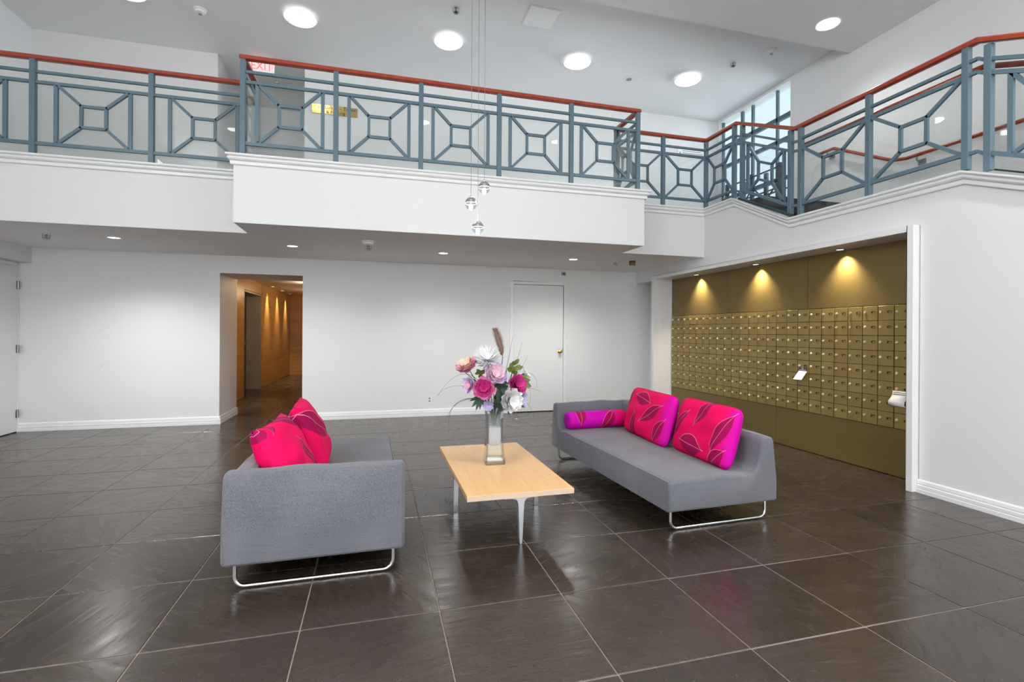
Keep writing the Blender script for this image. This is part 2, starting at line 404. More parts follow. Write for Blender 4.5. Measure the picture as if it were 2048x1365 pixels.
# upper walls and ceilings
rx0, rx1 = -2.20, -1.05
uw = MB().box(XL - .2, rx0, YU, YU + .2, ZM - .3, ZU + .1).box(rx1, XS + .2, YU, YU + .2, ZM - .3, ZU + .1)
uw.box(rx0 - .1, rx0, YU + .2, 9.7, ZM - .3, ZU + .1).box(rx1, rx1 + .1, YU + .2, 9.7, ZM - .3, ZU + .1).box(rx0 - .1, rx1 + .1, 9.6, 9.7, ZM - .3, ZU + .1)
struct(uw.build('wall_mezzanine_back', M['wall']))
wy0, wy1, wz1 = 6.215, 7.86, 5.19
sw = MB().box(XS, XS + .2, YF, wy0, 0, 2.65).box(XS, XS + .2, YF, wy0, 4.85, ZU + .1).box(XS, XS + .2, YF, -4.0, 2.65, 4.85).box(XS, XS + .2, .8, wy0, 2.65, 4.85).box(XS, XS + .2, wy1, YU + .2, 2.5, ZU + .1).box(XS, XS + .2, wy0, wy1, wz1, ZU + .1).box(XS, XS + .2, wy0, wy1, 2.3, 2.95)
struct(sw.build('wall_stair', M['wall']))
struct(MB().box(XL - .2, XS + .2, YF, 5.225, ZL, ZL + .3).build('ceiling', M['ceil']))
struct(MB().box(XL - .2, XS + .2, 5.225, 9.8, ZU, ZU + .13).build('ceiling_mezzanine', M['ceil']))
# glazed street front behind the camera
fw = MB().box(XL - .2, -4.15, YF - .2, YF, 0, ZL + .3).box(4.95, XS + .2, YF - .2, YF, 0, ZL + .3).box(-4.15, 4.95, YF - .2, YF, 3.05, ZL + .3).box(-4.15, 4.95, YF - .2, YF, 0, .15)
struct(fw.build('wall_front', M['wall']))
w2 = struct(MB().box(-4.15, 4.95, YF - .11, YF - .1, .15, 3.05).build('window_2', M['winglass']))
for k in range(7):
    MB().box(-4.15 + 1.505*k, -4.09 + 1.505*k, YF - .15, YF - .05, .15, 3.05).build('mullion', M['teal'], w2)
w3 = struct(MB().box(XS + .10, XS + .11, -4.0, .8, 2.65, 4.85).build('added_window_3', M['winglass']))  # invented upper window, added to go with the stair side fill lamp
for k in range(5): MB().box(XS + .06, XS + .16, -4.0 + 1.18*k, -3.94 + 1.18*k, 2.65, 4.85).build('mullion', M['teal'], w3)
w4 = struct(MB().box(XL - .11, XL - .10, -4.0, .8, 2.65, 4.85).build('added_window_4', M['winglass']))  # invented left wall window, added to go with its fill lamp
for k in range(5): MB().box(XL - .16, XL - .06, -4.0 + 1.18*k, -3.94 + 1.18*k, 2.65, 4.85).build('mullion', M['teal'], w4)
# hallway beyond the opening
gx = -2.48
def stonewall(name, boxes): return struct(boxes.build(name, M['gold']))
hw = stonewall('wall_hall_left', MB().box(gx - .2, gx, 8.58, 10.67, 0, 2.5).box(gx - .2, gx, 12.14, 16.0, 0, 2.5).box(gx - .2, gx, 10.67, 12.14, 2.10, 2.5))
stonewall('wall_hall_back', MB().box(gx, -.8, 15.9, 16.0, 0, 2.5))
stonewall('wall_hall_right', MB().box(-1.02, -.9, YB + .15, 16.0, 0, 2.5))
struct(MB().box(gx, -1.0, 8.58, 16.0, 2.33, 2.45).build('ceiling_hall', M['ceil']))
for y0, y1 in ((8.585, 10.62), (12.19, 15.88)):      # stone slabs laid in courses
    for k, (z0, z1) in enumerate(((0.02, .58), (.583, 1.16), (1.163, 1.74), (1.743, 2.32))):
        MB().box(gx - .01, gx + .008, y0, y1, z0, z1).build('stone_slab', M['gold'], hw)
ed = thing('elevator_door', 'dark metal elevator door set in the gold hallway wall', 'elevator door', (gx - .32, 11.4, 0))
for k, (y0, y1) in enumerate(((-.73, -.01), (.01, .73))):
    MB().box(-.03, .03, y0*.95, y1*.95, 0, 2.06).build('door_leaf', M['darkteal'], ed)
MB().box(.02, .05, -.69, .69, .98, 1.06).build('cross_bar', M['steel'], ed)
struct(MB().box(gx - .36, gx - .002, 10.672, 10.70, 0, 2.09).box(gx - .36, gx - .002, 12.11, 12.138, 0, 2.09).box(gx - .36, gx - .002, 10.70, 12.11, 2.06, 2.09).build('trim_3', M['reveal']))

# ------------------------------------------------------------------ mouldings
band = [(0, -.10), (.018, -.10), (.022, -.094), (.022, -.068), (.014, -.064), (.030, -.058), (.040, -.046), (.040, -.034), (.032, -.028), (.030, -.024), (.048, -.020), (.052, -.012), (.052, 0), (0, 0)]
band = [(a*1.15, b) for a, b in band]
n1 = MB().sweep([(XL, RY, ZM), (BX0, RY, ZM)], [(0, -1), (0, -1)], band)
struct(n1.build('trim_4', M['trim']), 'stepped white moulding along the recessed fascia')
struct(MB().sweep([(BX0, RY, ZM), (BX0, BY, ZM), (BX1, BY, ZM), (BX1, RY, ZM)], [(-1, 0), (-1, -1), (1, -1), (1, 0)], band).build('trim_5', M['trim']), 'stepped white moulding around the projecting balcony')
zl = 2.545
struct(MB().sweep([(BX1, RY, ZM), (XR, RY, ZM), (XR, 5.26, ZM), (XR, 4.386, zl), (XR, 2.735, zl), (XR, -1.2, zl - 1.64)],
       [(0, -1), (-1, -1), (-1, 0), (-1, 0), (-1, 0), (-1, 0)], band).build('trim_6', M['trim']), 'stepped white moulding following the stair wall')
struct(MB().prism([(7.7, ZM - .02), (5.26, ZM - .02), (4.386, zl - .02), (2.735, zl - .02), (-1.2, zl - 1.66), (-1.2, zl - 1.74), (2.735, zl - .1), (4.386, zl - .1), (5.26, ZM - .1), (7.7, ZM - .1)], 'X', XR, XR + .14).build('wall_stringer', M['wall']))
base = [(0, 0), (.022, 0), (.022, .030), (.018, .034), (.020, .040), (.020, .062), (.014, .068), (.014, .072), (.016, .076), (.012, .100), (.004, .108), (0, .108)]
struct(MB().sweep([(XL, YB, 0), (hx0, YB, 0), (hx0, 8.58, 0)], [(0, -1), (1, -1), (1, 0)], base).build('baseboard_back', M['trim']))
struct(MB().sweep([(hx1, YB, 0), (2.04, YB, 0)], [(0, -1), (0, -1)], base).build('baseboard_middle', M['trim']))
struct(MB().sweep([(3.04, YB, 0), (4.56, YB, 0)], [(0, -1), (0, -1)], base).build('baseboard_corner', M['trim']))
struct(MB().sweep([(XR, 3.066, 0), (XR, -1.2, 0)], [(-1, 0), (-1, 0)], base).build('baseboard_right', M['trim']))
struct(MB().sweep([(XL, 6.70, 0), (XL, YF, 0)], [(1, 0), (1, 0)], base).build('baseboard_left', M['trim']))

# doors
d1 = struct(MB().box(2.12, 2.975, YB + .012, YB + .05, .012, 2.065).build('door_1', M['door']), 'plain white door with brass knob in the back wall')
MB().box(2.062, 2.118, YB - .014, YB + .10, 0, 2.118).box(2.977, 3.031, YB - .014, YB + .10, 0, 2.118).box(2.118, 2.977, YB - .014, YB + .10, 2.07, 2.118).build('door_frame', M['trim'], d1, bevel=.004, seg=1)
MB().box(2.12, 2.975, YB + .0, YB + .06, 0, .011).build('threshold', M['dark'], d1)
MB().box(2.10, 2.998, YB + .055, YB + .06, 0, 2.1).build('door_gap', M['dark'], d1)
kb = MB().lathe([(0, 0), (.033, 0), (.034, .006), (.014, .012), (.012, .03), (.022, .04), (.029, .055), (.026, .068), (.014, .076), (0, .078)], 20).build('door_knob', M['brass'], d1, smooth='auto')
kb.location = (2.915, YB + .012, .985); kb.rotation_euler = (math.pi/2, 0, 0)
MB().box(2.974, 2.981, YB + .004, YB + .014, .955, 1.035).build('strike_plate', M['black'], d1)
for z in (1.85, 1.05, .25):
    MB().tube([(2.118, YB + .006, z - .05), (2.118, YB + .006, z + .05)], .007, 8).build('hinge', M['steel'], d1)
d2 = struct(MB().box(XL - .01, XL + .012, 6.72, 7.66, .012, 2.09).build('door_2', M['door']), 'white door with dark hinges in the side wall')
MB().box(XL - .02, XL + .012, 7.665, 7.698, 0, 2.13).box(XL - .02, XL + .012, 6.68, 6.715, 0, 2.13).box(XL - .02, XL + .012, 6.715, 7.665, 2.095, 2.13).build('door_frame', M['trim'], d2)
MB().box(XL, XL + .006, 6.70, 7.68, .0, .011).build('threshold', M['black'], d2)
for z in (1.852, 1.049, .234):
    h_ = MB().tube([(XL + .022, 7.655, z - .05), (XL + .022, 7.655, z + .05)], .010, 8).box(XL + .012, XL + .016, 7.635, 7.69, z - .05, z + .05).build('hinge', M['steel'], d2)

# stair window
win = struct(MB().box(XS + .10, XS + .106, wy0, wy1, 2.95, wz1).build('window_1', M['winglass']), 'tall teal framed window beside the upper landing')
for y, wd in ((wy0 + .02, .04), (6.56, .035), (7.10, .04), (7.35, .05), (wy1 - .015, .03)):
    MB().box(XS + .07, XS + .11, y - wd/2, y + wd/2, 2.95, wz1).build('mullion', M['teal'], win)
for z, hgt in ((4.72, .07), (4.36, .06), (3.05, .2), (3.75, .05)):
    MB().box(XS + .07, XS + .12, wy0, wy1, z - hgt/2, z + hgt/2).build('transom', M['teal'], win)
MB().box(XS - .005, XS + .02, wy0, wy1, wz1 - .01, wz1 + .03).build('window_head', M['trim'], win)
# exterior canopy posts and louvres seen through the window
for y in (6.40, 6.95, 7.48): MB().box(XS + .21, XS + .25, y - .035, y + .035, 2.6, 4.0).build('outer_post', M['darkteal'], win)
for k in range(8): MB().box(XS + .21, XS + .24, wy0, wy1, 2.72 + .15*k, 2.74 + .15*k).build('outer_bar', M['darkteal'], win)

# ------------------------------------------------------------------ guard railings
H = dict(r1=.82, r2=.72, rb=.123, hr=.957)
railmesh = {}
def railing(name, label, bays, dirv, outv, skip=(), group='blue-grey guard railings of the mezzanine'):
    """bays: list of (p, q, lattice width or None); p, q are kerb points of the two posts"""
    root = thing(name, label, 'railing', bays[0][0], 0, group)
    o0 = Vector(bays[0][0])
    def L(p): return Vector(p) - o0
    seen = [Vector(x) for x in skip]
    for (p, q, lw) in bays:
        for s in (p, q):
            if s is None or any((Vector(s) - t).length < .02 for t in seen): continue
            seen.append(Vector(s)); a = L(s)
            MB().box(a.x - .0235, a.x + .0235, a.y - .0235, a.y + .0235, a.z, a.z + .937).build('post', M['rail'], root, bevel=.002, seg=1)
        a, b = L(p), L(q); up = Vector((0, 0, 1)); d = (b - a); hd = Vector((d.x, d.y, 0)).normalized()
        for nm, z, hh, ww in (('upper_rail', H['r1'], .026, .026), ('top_rail', H['r2'], .030, .026), ('bottom_rail', H['rb'], .032, .026)):
            MB().bar(a + up*z + hd*.022, b + up*z - hd*.022, ww, hh).build(nm, M['rail'], root)
        o = Vector(outv)*-.028
        e0, e1 = a + o + hd*.02, b + o - hd*.02
        g = MB(); vs = []
        for t in (0, .006):
            off = Vector(outv)*-t
            vs += [e0 + off + up*.012, e1 + off + up*.012, e1 + off + up*.735, e0 + off + up*.735]
        g.add(vs, [(0, 1, 2, 3), (7, 6, 5, 4), (0, 4, 5, 1), (1, 5, 6, 2), (2, 6, 7, 3), (3, 7, 4, 0)])
        g.build('glass_pane', M['glass'], root)
        MB().bar(e0 + up*.006, e1 + up*.006, .014, .012).build('glass_channel', M['black'], root)
        if lw is None: continue
        c = (a + b)/2; slope = d.z/Vector((d.x, d.y, 0)).length
        def at(u, z): return c + hd*u + up*(slope*u + z)
        half = lw/2; z0, z1 = H['rb'], H['r2']; zc = (z0 + z1)/2; sq = .105
        full_ = abs(lw - Vector((d.x, d.y, 0)).length) < .06
        if not full_:
            for s in (-1, 1):
                MB().bar(at(s*half, z0), at(s*half, z1), .024, .034, hd).build('upright', M['rail'], root)
        m = MB()
        for (u0, w0), (u1, w1) in (((-sq, -sq), (sq, -sq)), ((sq, -sq), (sq, sq)), ((sq, sq), (-sq, sq)), ((-sq, sq), (-sq, -sq))):
            dd = Vector((u1 - u0, w1 - w0)).normalized()*(.013 if u0 != u1 else -.015)
            m.bar(at(u0 - dd.x, zc + w0 - dd.y), at(u1 + dd.x, zc + w1 + dd.y), .024, .028, up if u0 != u1 else hd)
        m.build('square_frame', M['rail'], root)
        hu = half - (.02 if full_ else 0)
        for su in (-1, 1):
            for sz in (-1, 1):
                MB().bar(at(su*sq, zc + sz*sq), at(su*hu, (z1 if sz > 0 else z0)), .024, .028).build('diagonal', M['rail'], root)
    return root, L
hrprof = [(-.030, -.018), (-.030, .010), (-.020, .021), (.020, .021), (.030, .010), (.030, -.018), (.020, -.024), (-.020, -.024)]
def handrail(root, L, pts, prof=hrprof):
    """wooden rail swept along kerb points lifted to rail height, mitred"""
    P = [L(p) + Vector((0, 0, H['hr'])) for p in pts]; vs = []; fs = []; n = len(prof)
    for i, p in enumerate(P):
        d0 = (p - P[i-1]) if i else (P[1] - p); d1 = (P[i+1] - p) if i < len(P)-1 else d0
        h0 = Vector((d0.x, d0.y, 0)).normalized(); h1 = Vector((d1.x, d1.y, 0)).normalized()
        s0 = Vector((h0.y, -h0.x, 0)); s1 = Vector((h1.y, -h1.x, 0)); s = (s0 + s1).normalized(); s /= max(.5, s.dot(s0))
        for (x, z) in prof: vs.append(p + s*x + Vector((0, 0, z)))
    for i in range(len(P)-1):
        for j in range(n): fs.append((i*n + j, i*n + (j+1) % n, (i+1)*n + (j+1) % n, (i+1)*n + j))
    fs += [tuple(range(n)), tuple(range((len(P)-1)*n, len(P)*n))[::-1]]
    MB().add(vs, fs).build('handrail', M['wood'], root, smooth='auto')
PY, QY = BY + .028, RY + .03
LX = [-4.30, -3.236, -2.238, -1.285]
r, L = railing('guard_railing', 'blue-grey guard railing on the recessed stretch of mezzanine above the side door', [((LX[i], QY, ZM), (LX[i+1], QY, ZM), .625) for i in range(3)], (1, 0, 0), (0, -1, 0))
handrail(r, L, [(-4.36, QY, ZM), (-1.285, QY, ZM)])
bx = [-1.262 + .852*i for i in range(6)]
bays = [((bx[0], QY, ZM), (bx[0], PY, ZM), .50)] + [((bx[i], PY, ZM), (bx[i+1], PY, ZM), .60) for i in range(5)] + [((bx[5], PY, ZM), (bx[5], QY, ZM), .50)]
r, L = railing('guard_railing', 'blue-grey guard railing with red wood handrail on the projecting balcony', bays[1:6], (1, 0, 0), (0, -1, 0))
for s, bay in ((-1, bays[0]), (1, bays[6])):
    root2, _ = railing('side_return', 'x', [bay], None, (s, 0, 0), [(bx[0], PY, ZM), (bx[5], PY, ZM)])
    off = Vector(bay[0]) - Vector(bays[1][0])
    for ch in list(root2.children): ch.parent = r; ch.location = off
    bpy.data.objects.remove(root2)
handrail(r, L, [(bx[0], QY + .02, ZM), (bx[0], PY, ZM), (bx[5], PY, ZM), (bx[5], QY + .02, ZM)])
SXp = 4.36
sb = [((3.02, QY, ZM), (3.69, QY, ZM), .67), ((3.69, QY, ZM), (SXp, QY, ZM), .67)]
r, L = railing('guard_railing', 'dark blue-grey guard railing between balcony and stair corner', sb, None, (0, -1, 0))
handrail(r, L, [(3.02, QY, ZM), (SXp, QY, ZM), (SXp, 5.29, ZM)])
rr, _ = railing('corner_return', 'x', [((SXp, QY, ZM), (SXp, 5.33, ZM), .56)], None, (-1, 0, 0), [(SXp, QY, ZM)])
off = Vector((SXp, QY, ZM)) - Vector(sb[0][0])
for ch in list(rr.children): ch.parent = r; ch.location = off
bpy.data.objects.remove(rr)
KZ = 2.562
def kz(y):
    if y >= 5.29: return ZM
    if y >= 4.386: return KZ + (ZM - KZ)*(y - 4.386)/(5.29 - 4.386)
    if y >= 2.735: return KZ
    return KZ - .416*(2.735 - y)
r, L = railing('stair_railing', 'dark guard railing on the short sloping flight beside the window', [((SXp, 5.185, kz(5.185)), (SXp, 4.44, kz(4.44)), .56)], None, (-1, 0, 0))
handrail(r, L, [(SXp, 5.29, ZM), (SXp, 4.375, kz(4.386))])
MB().bar(L((SXp - .01, 5.24, kz(5.24) + .015)), L((SXp - .01, 4.40, kz(4.40) + .015)), .03, .03).build('kerb_channel', M['darkteal'], r)
for z in (.80, .70, .11):
    MB().bar(L((SXp, 5.31, ZM + z)), L((SXp, 5.19, kz(5.19) + z)), .022, .026).build('link_bar', M['rail'], r)
    MB().bar(L((SXp, 4.44, kz(4.44) + z)), L((SXp, 4.30, KZ + z)), .022, .026).build('link_bar', M['rail'], r)
lb = [((SXp, 4.305, KZ), (SXp, 3.545, KZ), .755), ((SXp, 3.545, KZ), (SXp, 2.762, KZ), .775)]
r, L = railing('stair_railing', 'dark guard railing on the half landing above the mailbox niche', lb, None, (-1, 0, 0))
handrail(r, L, [(SXp, 4.375, KZ), (SXp, 2.69, KZ)])
MB().tube([L((SXp + .085, y, 3.34)) for y in (4.33, 3.6, 2.70)], .021, 12).build('inner_handrail', M['wood'], r, smooth=True)
for y in (4.28, 3.52, 2.76): MB().bar(L((SXp + .02, y, 3.30)), L((SXp + .085, y, 3.33)), .014, .02).build('bracket', M['steel'], r)
r, L = railing('stair_railing', 'dark guard railing starting down the lower flight beside the landing', [((SXp, 2.617, kz(2.617)), (SXp, 1.75, kz(1.75)), .6)], None, (-1, 0, 0))
handrail(r, L, [(SXp, 2.69, KZ), (SXp, 1.6, kz(1.6))])
MB().tube([L((SXp + .085, 2.70, 3.34)), L((SXp + .085, 1.7, 3.34 - .416))], .021, 12).build('inner_handrail', M['wood'], r, smooth=True)
for z in (.82, .72, .12):
    MB().bar(L((SXp, 2.75, KZ + z)), L((SXp, 2.69, KZ + z)), .022, .026).bar(L((SXp, 2.69, KZ + z)), L((SXp, 2.62, kz(2.62) + z)), .022, .026).build('link_bar', M['rail'], r)
# wall handrail on the stair wall
wh = thing('wall_handrail', 'brown wooden handrail on steel brackets along the stair wall', 'handrail', (XS - .09, 5.6, 3.8))
MB().tube([(0, .05, .03), (0, -.22, .03), (0, -1.02, -.40), (0, -1.18, -.43), (0, -2.9, -.43), (0, -4.2, -.97)], .021, 12).build('rail', M['wood'], wh, smooth=True)
for y, z in ((-.12, .02), (-1.30, -.44), (-2.55, -.44)):
    MB().tube([(0, y, z), (.0, y, z - .05), (.05, y, z - .06), (.085, y, z - .06)], .011, 8).box(.075, .09, y - .04, y + .04, z - .09, z - .03).build('bracket', M['steel'], wh)
# dark lattice screen by the stair window
ls = thing('lattice_screen', 'dark lattice guard screen in front of the tall stair window', 'screen', (5.95, 6.95, ZM - .02))
for y in (-.68, -.1, .5): MB().box(-.02, .02, y - .03, y + .03, 0, .95).build('post', M['darkteal'], ls)
for z in (.90, .72, .58, .44, .30, .16): MB().box(-.010, .010, -.68, .5, z - .010, z + .010).build('bar', M['darkteal'], ls)
for a, b in (((-.68, .16), (-.1, .72)), ((-.68, .72), (-.1, .16)), ((-.1, .16), (.5, .72)), ((-.1, .72), (.5, .16))): MB().bar((.012, a[0], a[1]), (.012, b[0], b[1]), .016, .02, (1, 0, 0)).build('diagonal', M['darkteal'], ls)

# ------------------------------------------------------------------ lamps
def ceil_lamp(x, y, z, label):
    t = thing('ceiling_lamp', label, 'lamp', (x, y, z), 0, 'round glass ceiling lamps')
    MB().lathe([(0, 0), (.10, 0), (.10, -.03), (0, -.03)], 24).build('base', M['plastic'], t)
    MB().lathe([(.10, -.028), (.185, -.034), (.192, -.040), (.185, -.048), (.13, -.052), (.10, -.040)], 32).build('glass_rim', M['lamprim'], t, smooth=True)
    MB().lathe([(.142, -.046), (.135, -.062), (.11, -.080), (.07, -.092), (0, -.096)], 32).build('diffuser', M['lampglass'], t, smooth=True)
    for a in (.6, 2.7, 4.8): MB().lathe([(0, -.004), (.006, -.004), (.006, 0), (0, 0)], 8, (.16*math.cos(a), .16*math.sin(a), -.05)).build('clip', M['steel'], t)
    return t
for x, lab in ((-2.79, 'round glass ceiling lamp over the mezzanine nearest the side wall'), (-.94, 'round glass ceiling lamp closest to the exit sign'), (.91, 'round glass ceiling lamp beside the pendant cables'), (2.77, 'round glass ceiling lamp between the ceiling hatch and the stair'), (4.60, 'round glass ceiling lamp closest to the stair window')):
    ceil_lamp(x, 6.67, ZU, lab)
t = thing('recessed_light', 'recessed round downlight in the lowered lobby ceiling over the stair', 'light', (5.26, 4.81, ZL))
MB().lathe([(.105, 0), (.125, -.004), (.128, -.010), (.118, -.014), (.100, -.006)], 32).build('trim_ring', M['lamprim'], t, smooth=True)
MB().lathe([(.10, -.003), (.05, -.006), (0, -.007)], 24).build('lens', M['led'], t)
lamp('stair_downlight_glow', 'SPOT', (5.26, 4.81, ZL - .03), 45, (1, .98, .95), (5.26, 4.81, 0), spot_size=2.4, spot_blend=.8, shadow_soft_size=.08)
dls = [(-2.86, 'recessed soffit downlight closest to the side door'), (-1.0, 'recessed soffit downlight above the hallway opening'), (.845, 'recessed soffit downlight in the middle of the back wall'), (2.69, 'recessed soffit downlight above the white door')]
for x, lab in dls:
    t = thing('downlight', lab, 'light', (x, 6.58, ZS), 0, 'downlights under the mezzanine')
    MB().lathe([(.060, 0), (.074, -.003), (.076, -.008), (.068, -.010), (.058, -.004)], 24).build('trim_ring', M['plastic'], t, smooth=True)
    MB().lathe([(.058, -.004), (.03, -.007), (0, -.008)], 20).build('lens', M['led'], t)
    lamp('downlight_glow', 'SPOT', (x, 6.58, ZS - .02), (140, 75, 75, 120)[[d[0] for d in dls].index(x)], (1, .985, .95), (x, 6.58, 0), spot_size=2.5, spot_blend=1.0, shadow_soft_size=.05)
for k, (y, lab) in enumerate(((6.27, 'small recessed spotlight over the far end of the mailboxes'), (5.10, 'small recessed spotlight over the middle of the mailboxes'), (3.95, 'small recessed spotlight over the near end of the mailboxes'))):
    t = thing('niche_spotlight', lab, 'light', (4.49, y, 2.15), 0, 'spotlights over the mailboxes')
    MB().lathe([(.036, 0), (.048, -.003), (.049, -.008), (.036, -.006)], 20).build('trim_ring', M['steel'], t, smooth=True)
    MB().lathe([(.036, -.003), (0, -.004)], 16).build('lens', M['warmled'], t)
    lamp('niche_spot_glow', 'SPOT', (4.505, y, 2.14), 85, (1, .87, .60), (4.56, y, 1.2), spot_size=1.75, spot_blend=1.0, shadow_soft_size=.02)
for k, y in enumerate((9.6, 12.7, 13.9, 15.1)):
    t = thing('hall_spotlight', ('hallway spotlight just inside the opening', 'hallway spotlight past the elevator door', 'hallway spotlight in the middle of the far gold wall', 'hallway spotlight next to the end wall')[k], 'light', (gx + .13, y, 2.33), 0, 'spotlights in the hallway ceiling')
    MB().lathe([(.04, 0), (.055, -.003), (.055, -.008), (.04, -.006)], 20).build('trim_ring', M['brass'], t, smooth=True)
    MB().lathe([(.04, -.003), (0, -.004)], 16).build('lens', M['warmled'], t)
    lamp('hall_spot_glow', 'SPOT', (gx + .11, y, 2.31), 130, (1, .80, .45), (gx + .04, y, 0), spot_size=1.0, spot_blend=1.0, shadow_soft_size=.03)
# recessed lights in the lobby ceiling
for k, (x, y) in enumerate(((-2.6, 1.5), (.8, 1.7), (3.4, 1.5), (-2.6, -1.8), (.8, -1.8), (3.4, -1.8))):
    t = thing('recessed_light', ('recessed lobby light over the added side wall window', 'recessed lobby light over the sofas', 'recessed lobby light over the lower stair flight', 'recessed lobby light at the street front beside the added side wall window', 'recessed lobby light in the middle of the street front', 'recessed lobby light at the street front beside the stair')[k], 'light', (x, y, ZL), 0, 'recessed lights of the lobby ceiling')
    MB().lathe([(.105, 0), (.125, -.004), (.128, -.010), (.118, -.014), (.100, -.006)], 24).build('trim_ring', M['lamprim'], t, smooth=True)
    MB().lathe([(.10, -.003), (.05, -.006), (0, -.007)], 20).build('lens', M['led'], t)
    lamp('lobby_downlight_glow', 'SPOT', (x, y, ZL - .03), 180 if k % 3 == 1 else 280, (1, .975, .94), (x, y, 0), spot_size=1.9, spot_blend=1.0, shadow_soft_size=.10)
for y, lab in ((9.4, 'small added fill lamp in the hallway just past the opening'), (11.4, 'small added fill lamp in the hallway opposite the elevator door'), (13.4, 'small added fill lamp in the hallway toward the end wall')):  # added point lights with invented fixtures, brightening the hallway
    t = thing('hall_fill_lamp', lab, 'lamp', (-1.4, y, 2.33), 0, 'added fill lamps in the hallway ceiling')
    MB().lathe([(0, 0), (.07, 0), (.07, -.012), (.062, -.016)], 20).build('base', M['brass'], t, smooth='auto')
    MB().lathe([(.062, -.012), (.05, -.03), (.025, -.040), (0, -.042)], 20).build('diffuser', M['warmled'], t, smooth=True)
    lamp('hall_fill_glow', 'POINT', (-1.4, y, 2.22), 9, (1, .80, .48), shadow_soft_size=.08)
# pendants
pg = thin_glass('pendant_glass', (.80, .81, .82), 1.6, .03); pg2 = thin_glass('pendant_glass_top', (.58, .59, .60), 1.8, .05)
for k, (x, y, z, lab) in enumerate(((.889, 4.20, 2.545, 'clear glass ball pendant hanging highest of the three'), (.776, 4.21, 2.402, 'clear glass ball pendant hanging at middle height'), (.833, 4.19, 2.195, 'clear glass ball pendant hanging lowest of the three'))):
    t = thing('pendant_lamp', lab, 'lamp', (x, y, z), 0, 'glass ball pendants')
    MB().lathe([(0, .054), (.02, .050), (.038, .036), (.050, .016), (.052, .004)], 24).build('upper_glass', pg2, t, smooth=True)
    MB().lathe([(.052, .003), (.0525, 0), (.052, -.003)], 24).build('seam_ring', M['lamprim'], t)
    MB().lathe([(.052, -.004), (.050, -.018), (.040, -.036), (.022, -.050), (0, -.054)], 24).build('lower_glass', pg, t, smooth=True)
    MB().lathe([(0, -.006), (.015, -.009), (.018, -.03), (.016, -.054), (.009, -.059), (0, -.060)], 16).build('bulb', M['bulb'], t, smooth=True)
    MB().lathe([(0, .066), (.009, .066), (.011, .050), (0, .048)], 12).build('cap', M['chrome'], t, smooth=True)
    MB().tube([(0, 0, .06), (0, 0, ZL - z)], .0018, 6).build('cable', M['steel'], t)
    lamp('pendant_glow', 'POINT', (x, y, z - .10), .8, (1, .98, .94), shadow_soft_size=.04)

# ------------------------------------------------------------------ ceiling and wall fittings
def disc(name, label, cat, loc, prof, mat, group=None, extra=None):
    t = thing(name, label, cat, loc, 0, group)
    MB().lathe(prof, 20).build('housing', mat, t, smooth='auto')
    if extra: extra(t)
    return t
def ddet(t):
    MB().lathe([(0, -.058), (.02, -.058), (.022, -.05), (0, -.05)], 12).build('sensor', M['steel'], t)
sd = [(0, 0), (.075, 0), (.075, -.012), (.062, -.018), (.056, -.040), (.030, -.050), (0, -.052)]
disc('smoke_detector', 'white smoke detector on the mezzanine ceiling nearest the side wall', 'smoke detector', (-2.11, 6.89, ZU), sd, M['plastic'], 'smoke detectors', ddet)
disc('smoke_detector', 'white smoke detector on the mezzanine ceiling near the stair', 'smoke detector', (5.26, 5.70, ZU), sd, M['plastic'], 'smoke detectors', ddet)
disc('smoke_detector', 'white smoke detector on the soffit under the balcony', 'smoke detector', (-.10, 5.96, ZS), sd, M['plastic'], 'smoke detectors', ddet)
def sprinkler(loc, label):
    t = thing('sprinkler_head', label, 'sprinkler', loc, 0, 'sprinkler heads')
    MB().lathe([(0, 0), (.038, 0), (.036, -.008), (.016, -.012), (0, -.012)], 16).build('escutcheon', M['chrome'], t, smooth='auto')
    MB().lathe([(0, -.01), (.012, -.012), (.012, -.03), (0, -.03)], 10).build('nozzle', M['steel'], t)
    cage = MB()
    for k in range(6):
        a = k*math.pi/3
        cage.tube([(.036*math.cos(a)*s, .036*math.sin(a)*s, z) for s, z in ((1, 0), (1.0, -.03), (.9, -.055), (.4, -.066), (0, -.068))], .0016, 5)
    for z in (-.02, -.04): cage.tube([(.036*math.cos(i*math.pi/8), .036*math.sin(i*math.pi/8), z) for i in range(17)], .0014, 5)
    cage.build('wire_cage', M['steel'], t)
    MB().lathe([(0, -.044), (.024, -.044), (.024, -.047), (0, -.047)], 12).build('deflector', M['black'], t)
sprinkler((-3.48, 6.56, ZS), 'caged sprinkler head on the soffit near the side door')
sprinkler((-.10, 6.25, ZS), 'caged sprinkler head hanging just behind the soffit smoke detector')
sprinkler((3.352, 6.58, ZS), 'caged sprinkler head beside the amber beacon')
sprinkler((.909, 6.01, ZU), 'sprinkler head on the mezzanine ceiling beside the pendant cables')
sprinkler((4.975, 6.12, ZU), 'sprinkler head on the mezzanine ceiling near the stair window')
sprinkler((-1.55, 8.6, ZU), 'sprinkler head on the ceiling of the mezzanine corridor')
t = thing('warning_beacon', 'small amber beacon with black base under the soffit corner', 'beacon', (3.568, 6.48, ZS))
MB().lathe([(0, 0), (.045, 0), (.045, -.028), (0, -.028)], 20).build('base', M['black'], t)
MB().lathe([(.043, -.028), (.043, -.066), (.036, -.072), (0, -.073)], 20).build('lens', M['amber'], t, smooth='auto')
disc('ceiling_speaker', 'round flush white disc with grey centre on the mezzanine ceiling', 'speaker', (3.75, 6.95, ZU), [(0, 0), (.09, 0), (.088, -.006), (0, -.007)], M['plastic'], None,
     lambda t: MB().lathe([(0, -.006), (.045, -.006), (.043, -.010), (0, -.010)], 16).build('grille', M['greyprint'], t))
